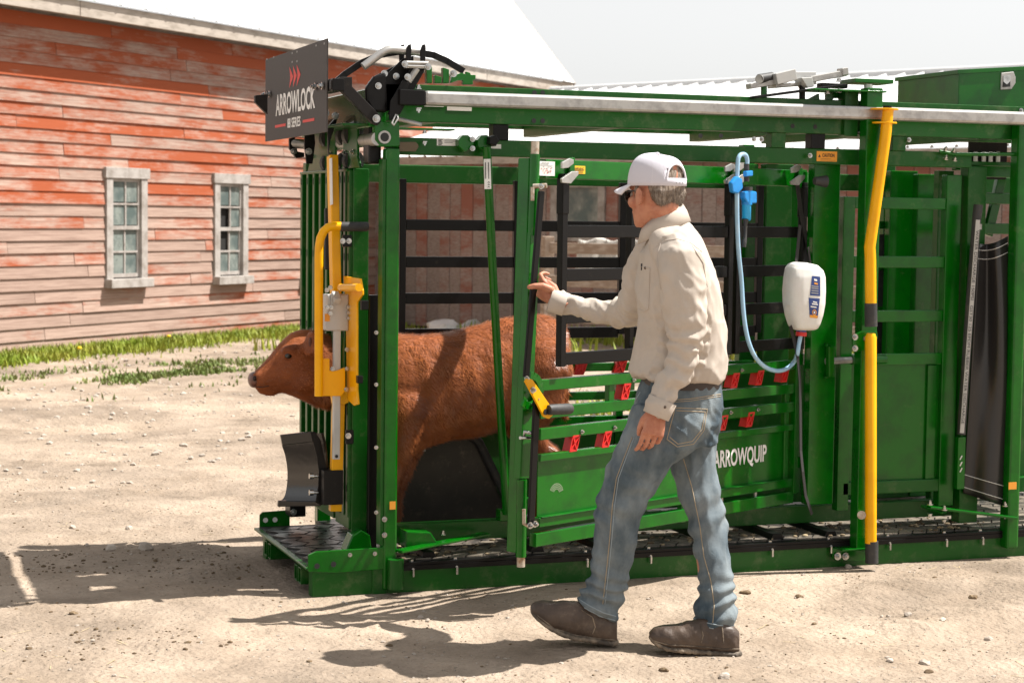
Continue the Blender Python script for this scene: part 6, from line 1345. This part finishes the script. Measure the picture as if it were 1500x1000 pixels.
# ------------------------------------------------------------------ grass along the barn foot
GRASS = mat('fresh_grass', (.19, .26, .02), .6, spec=.3, c2=(.33, .33, .05), sc=1.6, amt=(.4, .65)); GRASSD = mat('sparse_weeds', (.12, .17, .035), .6, spec=.3, c2=(.22, .23, .08), sc=2)
def blades(name, pts, hts, m, label, wd=.009):
    n = len(pts); ang = rng.uniform(0, 2 * pi, n); lean = rng.uniform(.1, .6, n)[:, None] * hts[:, None]
    dx = np.stack([np.cos(ang), np.sin(ang), np.zeros(n)], 1); sx = np.stack([-np.sin(ang), np.cos(ang), np.zeros(n)], 1) * wd * rng.uniform(.6, 1.4, n)[:, None]
    base = np.concatenate([pts, np.full((n, 1), -.012)], 1); up = np.array([0, 0, 1.0])
    mid = base + up * hts[:, None] * .55 + dx * lean * .3; tip = base + up * hts[:, None] + dx * lean
    V = np.concatenate([base - sx, base + sx, mid + sx * .7, mid - sx * .7, tip]); a = np.arange(n)
    Fq = np.concatenate([np.stack([a, a + n, a + 2 * n], 1), np.stack([a, a + 2 * n, a + 3 * n], 1), np.stack([a + 3 * n, a + 2 * n, a + 4 * n], 1)])
    o = npmesh(name, V, Fq, m); tag(o, label, kind='stuff'); return o
def along(ss, off): return np.stack([BO.x + BE.x * ss + BN.x * off, BO.y + BE.y * ss + BN.y * off], 1)
n = 30000; ss = rng.uniform(-3, 8.2, n); off = np.abs(rng.normal(0, .55, n)) + .02; nzv = fbm(ss * 1.1 + 5, off * 1.6, 3, 12)
k = (off + rng.normal(0, .25, n) < .05 + 1.35 * nzv) ; ss, off = ss[k], off[k]
blades('grass', along(ss, off), rng.uniform(.04, .14, len(ss)) * (1.15 - .35 * np.clip(off, 0, 1.2)), GRASS, 'bright green grass strip growing along the foot of the red barn')
n = 26000; ss = rng.uniform(-3, 8.5, n); off = rng.normal(2.6, .55, n); nzv = fbm(ss * 1.3 + 60, off * 1.9, 4, 40); k = nzv + rng.normal(0, .07, n) > .56; ss, off = ss[k], off[k]
blades('weeds', along(ss, off), rng.uniform(.015, .065, len(ss)), GRASSD, 'patchy low weeds in the gravel before the barn grass', .012)
n = 15000; pp = np.stack([rng.uniform(2.2, 12, n), rng.uniform(5, 16, n)], 1); nzv = fbm(pp[:, 0] * .7, pp[:, 1] * .7, 3, 77); d_ = (pp[:, 0] - SO.x) * SN.x + (pp[:, 1] - SO.y) * SN.y; k = (d_ > .05) & ((nzv > .5) | (d_ < .9)); pp = pp[k]
blades('rough_grass', pp, rng.uniform(.06, .26, len(pp)), GRASS, 'rough grass growing before the grey shed behind the chute', .014)
DAND = mat('dandelion_yellow', (.75, .55, .01), .7)
for q, (u, v) in enumerate(((246, 500), (115, 519), (22, 512))):
    p = gz(u, v + 9); b = MB(); b.tube([p, p + Vector((.01, 0, .13))], .005, 6); o = b.build('dandelion', GRASSD); b = MB(); b.sphere(p + Vector((.01, 0, .135)), .026, 10, 6, (1, 1, .6)); b.build('flower_head', DAND, o); tag(o, ('yellow dandelion between the two barn windows', 'yellow dandelion in the grass left of the first barn window', 'yellow dandelion at the far left end of the grass')[q], 'dandelion', 'dandelions along the barn')
for q, (u, v, h) in enumerate(((232, 495, .42), (404, 483, .5), (415, 480, .62))):
    p = gz(u, v); b = MB(); b.tube([p, p + Vector((.03, .0, h * .6)), p + Vector((.10, 0, h))], .006, 6); o = b.build('dry_stalk', mat('dry_stalk', (.40, .30, .18), .9)); tag(o, ('bent dry weed stalk against the barn between two windows', 'thin dry weed stalk at the barn foot behind the calf', 'taller dry weed stalk at the barn foot nearest the chute')[q], 'weed')
# ------------------------------------------------------------------ rail fence and odds and ends behind the chute
FENCEW = mat('weathered_fence_wood', (.28, .21, .16), .9, spec=.2, c2=(.40, .33, .27), sc=6, stretch=(1, 1, 4), bump=.3, bsc=40)
fa0, fa1 = gz(800, 520), gz(1300, 560); fdir = (fa1 - fa0).normalized(); FL = (fa1 - fa0).length + 2.5
fe = thing('rail_fence', fa0, 'weathered wooden rail fence standing behind the green chute', 'fence')
for i in range(5):
    p = fa0 + fdir * (i * FL / 4); b = MB(); b.box(p + Vector((-.06, -.06, -.05)), p + Vector((.06, .06, 1.35 + .05 * (i % 2)))); b.build('fence_post', FENCEW, fe, .008)
for z in (.45, .85, 1.22): b = MB(); b.bar(fa0 + Vector((0, -.08, z)), fa0 + fdir * FL + Vector((0, -.08, z + .03)), .035, .12); b.build('fence_rail', FENCEW, fe, .006)
tg = thing('canvas_sheet', gz(905, 508), 'pale canvas sheet draped over the fence rail behind the person', 'canvas sheet')
V = []
for j in range(13):
    for i in range(17):
        u = 848 + 92 * i / 16 - 8 * j / 12 * (1 - i / 16); v = 350 + 62 * j / 12 + 3 * sin(i * .9); p = gz(905, 508); d = ray(u, v); c = CAM + d * (((p - CAM).dot(FW0) - .35 + .10 * sin(i * 1.1 + j * .2)) / d.dot(FW0)); V.append(c)
b = MB(); b.add(V, [(j * 17 + i, (j + 1) * 17 + i, (j + 1) * 17 + i + 1, j * 17 + i + 1) for j in range(12) for i in range(16)], True); o = b.build('sheet_cloth', mat('pale_canvas', (.52, .49, .45), .9), tg); so_ = o.modifiers.new('thick', 'SOLIDIFY'); so_.thickness = .01
def rock(name, p, sx, sy, sz, m, seed, rz_=0, sub=2):
    r_ = random.Random(seed); bm3 = bmesh.new(); bmesh.ops.create_icosphere(bm3, subdivisions=sub, radius=1)
    pl_ = [(Vector((r_.gauss(0, 1), r_.gauss(0, 1), r_.gauss(0, 1))).normalized(), r_.uniform(.55, .9)) for _ in range(9)]
    for v in bm3.verts:
        for n_, d_ in pl_:
            k_ = v.co.dot(n_)
            if k_ > d_: v.co -= n_ * (k_ - d_)
        v.co += v.co.normalized() * mnoise.noise(v.co * 2.1 + Vector((seed, 0, 0))) * .10
        v.co = Vector((v.co.x * sx, v.co.y * sy, max(v.co.z, -.45) * sz))
    me = bpy.data.meshes.new(name); bm3.to_mesh(me); bm3.free(); me.materials.append(m); o = bpy.data.objects.new(name, me); col.objects.link(o)
    o.location = p + Vector((0, 0, sz * .26)); o.rotation_euler = (0, 0, rz_); return o
STONE = mat('pale_limestone', (.46, .40, .34), .9, spec=.2, c2=(.36, .30, .25), sc=18, bump=.5, bsc=90, vary=.2); CLOD = mat('dark_clod', (.13, .092, .058), .95, spec=.1, c2=(.22, .16, .10), sc=30, bump=.6, bsc=80, vary=.2)
jk = rock('boulder', gz(652, 492), .30, .26, .22, mat('white_rubble', (.58, .57, .55), .9, c2=(.44, .42, .40), sc=5), 5); tag(jk, 'whitish rubble boulder by the shed above the calf back', 'boulder', 'rubble by the shed')
jk = rock('boulder', gz(685, 489), .22, .2, .18, mat('white_rubble', (.58, .57, .55), .9, c2=(.44, .42, .40), sc=5), 9); tag(jk, 'smaller grey rubble boulder right of the whitish one', 'boulder', 'rubble by the shed')
# ------------------------------------------------------------------ stones, clods and gravel on the yard
named = [(212, 190 / 3 + 740 + 4, 22, 1, 'large pale rock at the top edge of the left shadow'), (161, 804, 20, 1, 'broad pale rock lying just right of the large pale rock'), (189, 771, 12, 1, 'pale stone above the left shadow near the chute'), (107, 772, 13, 1, 'flat pale stone in the sunlit dirt far left'), (128, 796, 10, 1, 'rounded pale stone between two larger rocks'), (107, 896, 14, 0, 'dark dung clod in the lit gap of the left shadow'),
         (1243, 826, 12, 1, 'pale stone lying right under the rear post bolts'), (1370, 845, 8, 0, 'small dark pebble right of the yellow lever foot'), (1171, 868, 15, 0, 'brown clod in the dirt right of the rear boot'), (1092, 866, 17, 0, 'wide brown clod just behind the walking person'), (1330, 898, 14, 1, 'pale stone in the middle of the right dirt'), (1355, 967, 18, 1, 'oblong pale stone near the bottom right'), (1449, 927, 14, 1, 'round pale stone near the right edge'), (1361, 979, 16, 0, 'brown leaf shaped clod under the oblong pale stone'), (1426, 866, 16, 0, 'crumbling dark clod right of the yellow lever'), (1193, 907, 9, 0, 'small dark clod behind the rear boot'), (1304, 964, 11, 1, 'grey stone left of the oblong pale stone'), (1381, 908, 10, 1, 'grey white stone left of the round pale stone'),
         (616, 902, 10, 1, 'grey stone at the edge of the striped gate shadow'), (453, 967, 10, 0, 'lone dark clod at the bottom below the gate shadow'), (570, 940, 12, 0, 'brown leaf bit beside the cap shadow'), (974, 979, 18, 0, 'brown clod below the front boot'), (1062, 991, 18, 1, 'pale stone at the bottom edge below the rear boot'), (1292, 893, 6, 1, 'little pale stone above the gravel on the right'), (1302, 893, 8, 1, 'small pale stone beside another above the gravel')]
for q, (u, v, w, pale, lb) in enumerate(named):
    p = gz(u, v); p.z = float(ground_h(np.array([p.x]), np.array([p.y]))[0]) - .002; s_ = w * .60 * (p - CAM).dot(FW0) / F; o = rock('stone' if pale else 'clod', p, s_, s_ * .8, s_ * (.75 if pale else .5), STONE if pale else CLOD, 100 + q, q * 1.3); tag(o, lb, 'stone' if pale else 'clod', 'stones and clods on the yard')
protos = []
for k in range(6):
    o = rock('tmp', Vector((0, 0, 0)), 1, .8, .65, STONE, 300 + k, 0, 1); me = o.data; co_ = np.zeros(len(me.vertices) * 3); me.vertices.foreach_get('co', co_); tri = np.array([p.vertices[:] for p in me.polygons]); protos.append((co_.reshape(-1, 3), tri)); bpy.data.objects.remove(o)
def scatter(name, n, m, label, area, smin, smax, seed, thr, power=2.2):
    r_ = np.random.default_rng(seed); Vs, Fs, k = [], [], 0
    x = r_.uniform(area[0], area[1], n); y = r_.uniform(area[2], area[3], n); keep = (fbm(x * 1.1 + seed, y * 1.1, 3, seed) > thr) & ~((x > -.1) & (y > -.06) & (y < 1.35)); x, y = x[keep], y[keep]; h = ground_h(x, y)
    s_ = smin + (smax - smin) * r_.uniform(0, 1, len(x)) ** power * r_.uniform(.4, 1, len(x))
    for i in range(len(x)):
        P, T = protos[i % 6]; a = r_.uniform(0, 6.28); c_, q_ = cos(a), sin(a); W_ = P * s_[i]; W_ = np.stack([W_[:, 0] * c_ - W_[:, 1] * q_, W_[:, 0] * q_ + W_[:, 1] * c_, W_[:, 2] * r_.uniform(.6, 1)], 1) + np.array([x[i], y[i], h[i] + s_[i] * .12]); Vs.append(W_); Fs.append(T + k); k += len(P)
    o = npmesh(name, np.concatenate(Vs), np.concatenate(Fs), m); tag(o, label, kind='stuff')
NEAR = (-3.6, 4.6, -3.0, 3.6)
scatter('gravel', 9000, STONE, 'loose pale gravel strewn over the dirt yard', NEAR, .002, .015, 11, .34, 3.6); scatter('gravel', 9000, CLOD, 'dark crumbs of soil and dung strewn over the yard', NEAR, .0018, .012, 12, .36, 3.8)
scatter('gravel', 6000, STONE, 'coarse pale gravel before the barn', (-4, 5, 3.2, 15), .006, .042, 13, .38, 3.0); scatter('gravel', 1800, CLOD, 'dark soil crumbs in the shadow before the head gate', (-2.0, .3, -.9, 1.3), .003, .018, 14, .35, 2.4)

n = 900; x = rng.uniform(-3.4, 4.4, n); y = rng.uniform(-2.8, 3.2, n); k = ~((x > -.1) & (y > -.06) & (y < 1.35)) & (fbm(x * .9 + 3, y * .9, 3, 91) > .5); x, y = x[k], y[k]; n = len(x); a = rng.uniform(0, 6.28, n); L = rng.uniform(.012, .045, n); h = ground_h(x, y) + .004
d = np.stack([np.cos(a), np.sin(a), rng.normal(0, .08, n)], 1) * L[:, None]; s_ = np.stack([-np.sin(a), np.cos(a), np.zeros(n)], 1) * .0016; c = np.stack([x, y, h], 1)
o = npmesh('straw', np.concatenate([c - d - s_, c - d + s_, c + d + s_, c + d - s_]), np.stack([np.arange(n), np.arange(n) + n, np.arange(n) + 2 * n, np.arange(n) + 3 * n], 1), mat('dry_straw', (.42, .33, .18), .8)); tag(o, 'thin bits of dry straw lying on the yard', kind='stuff')
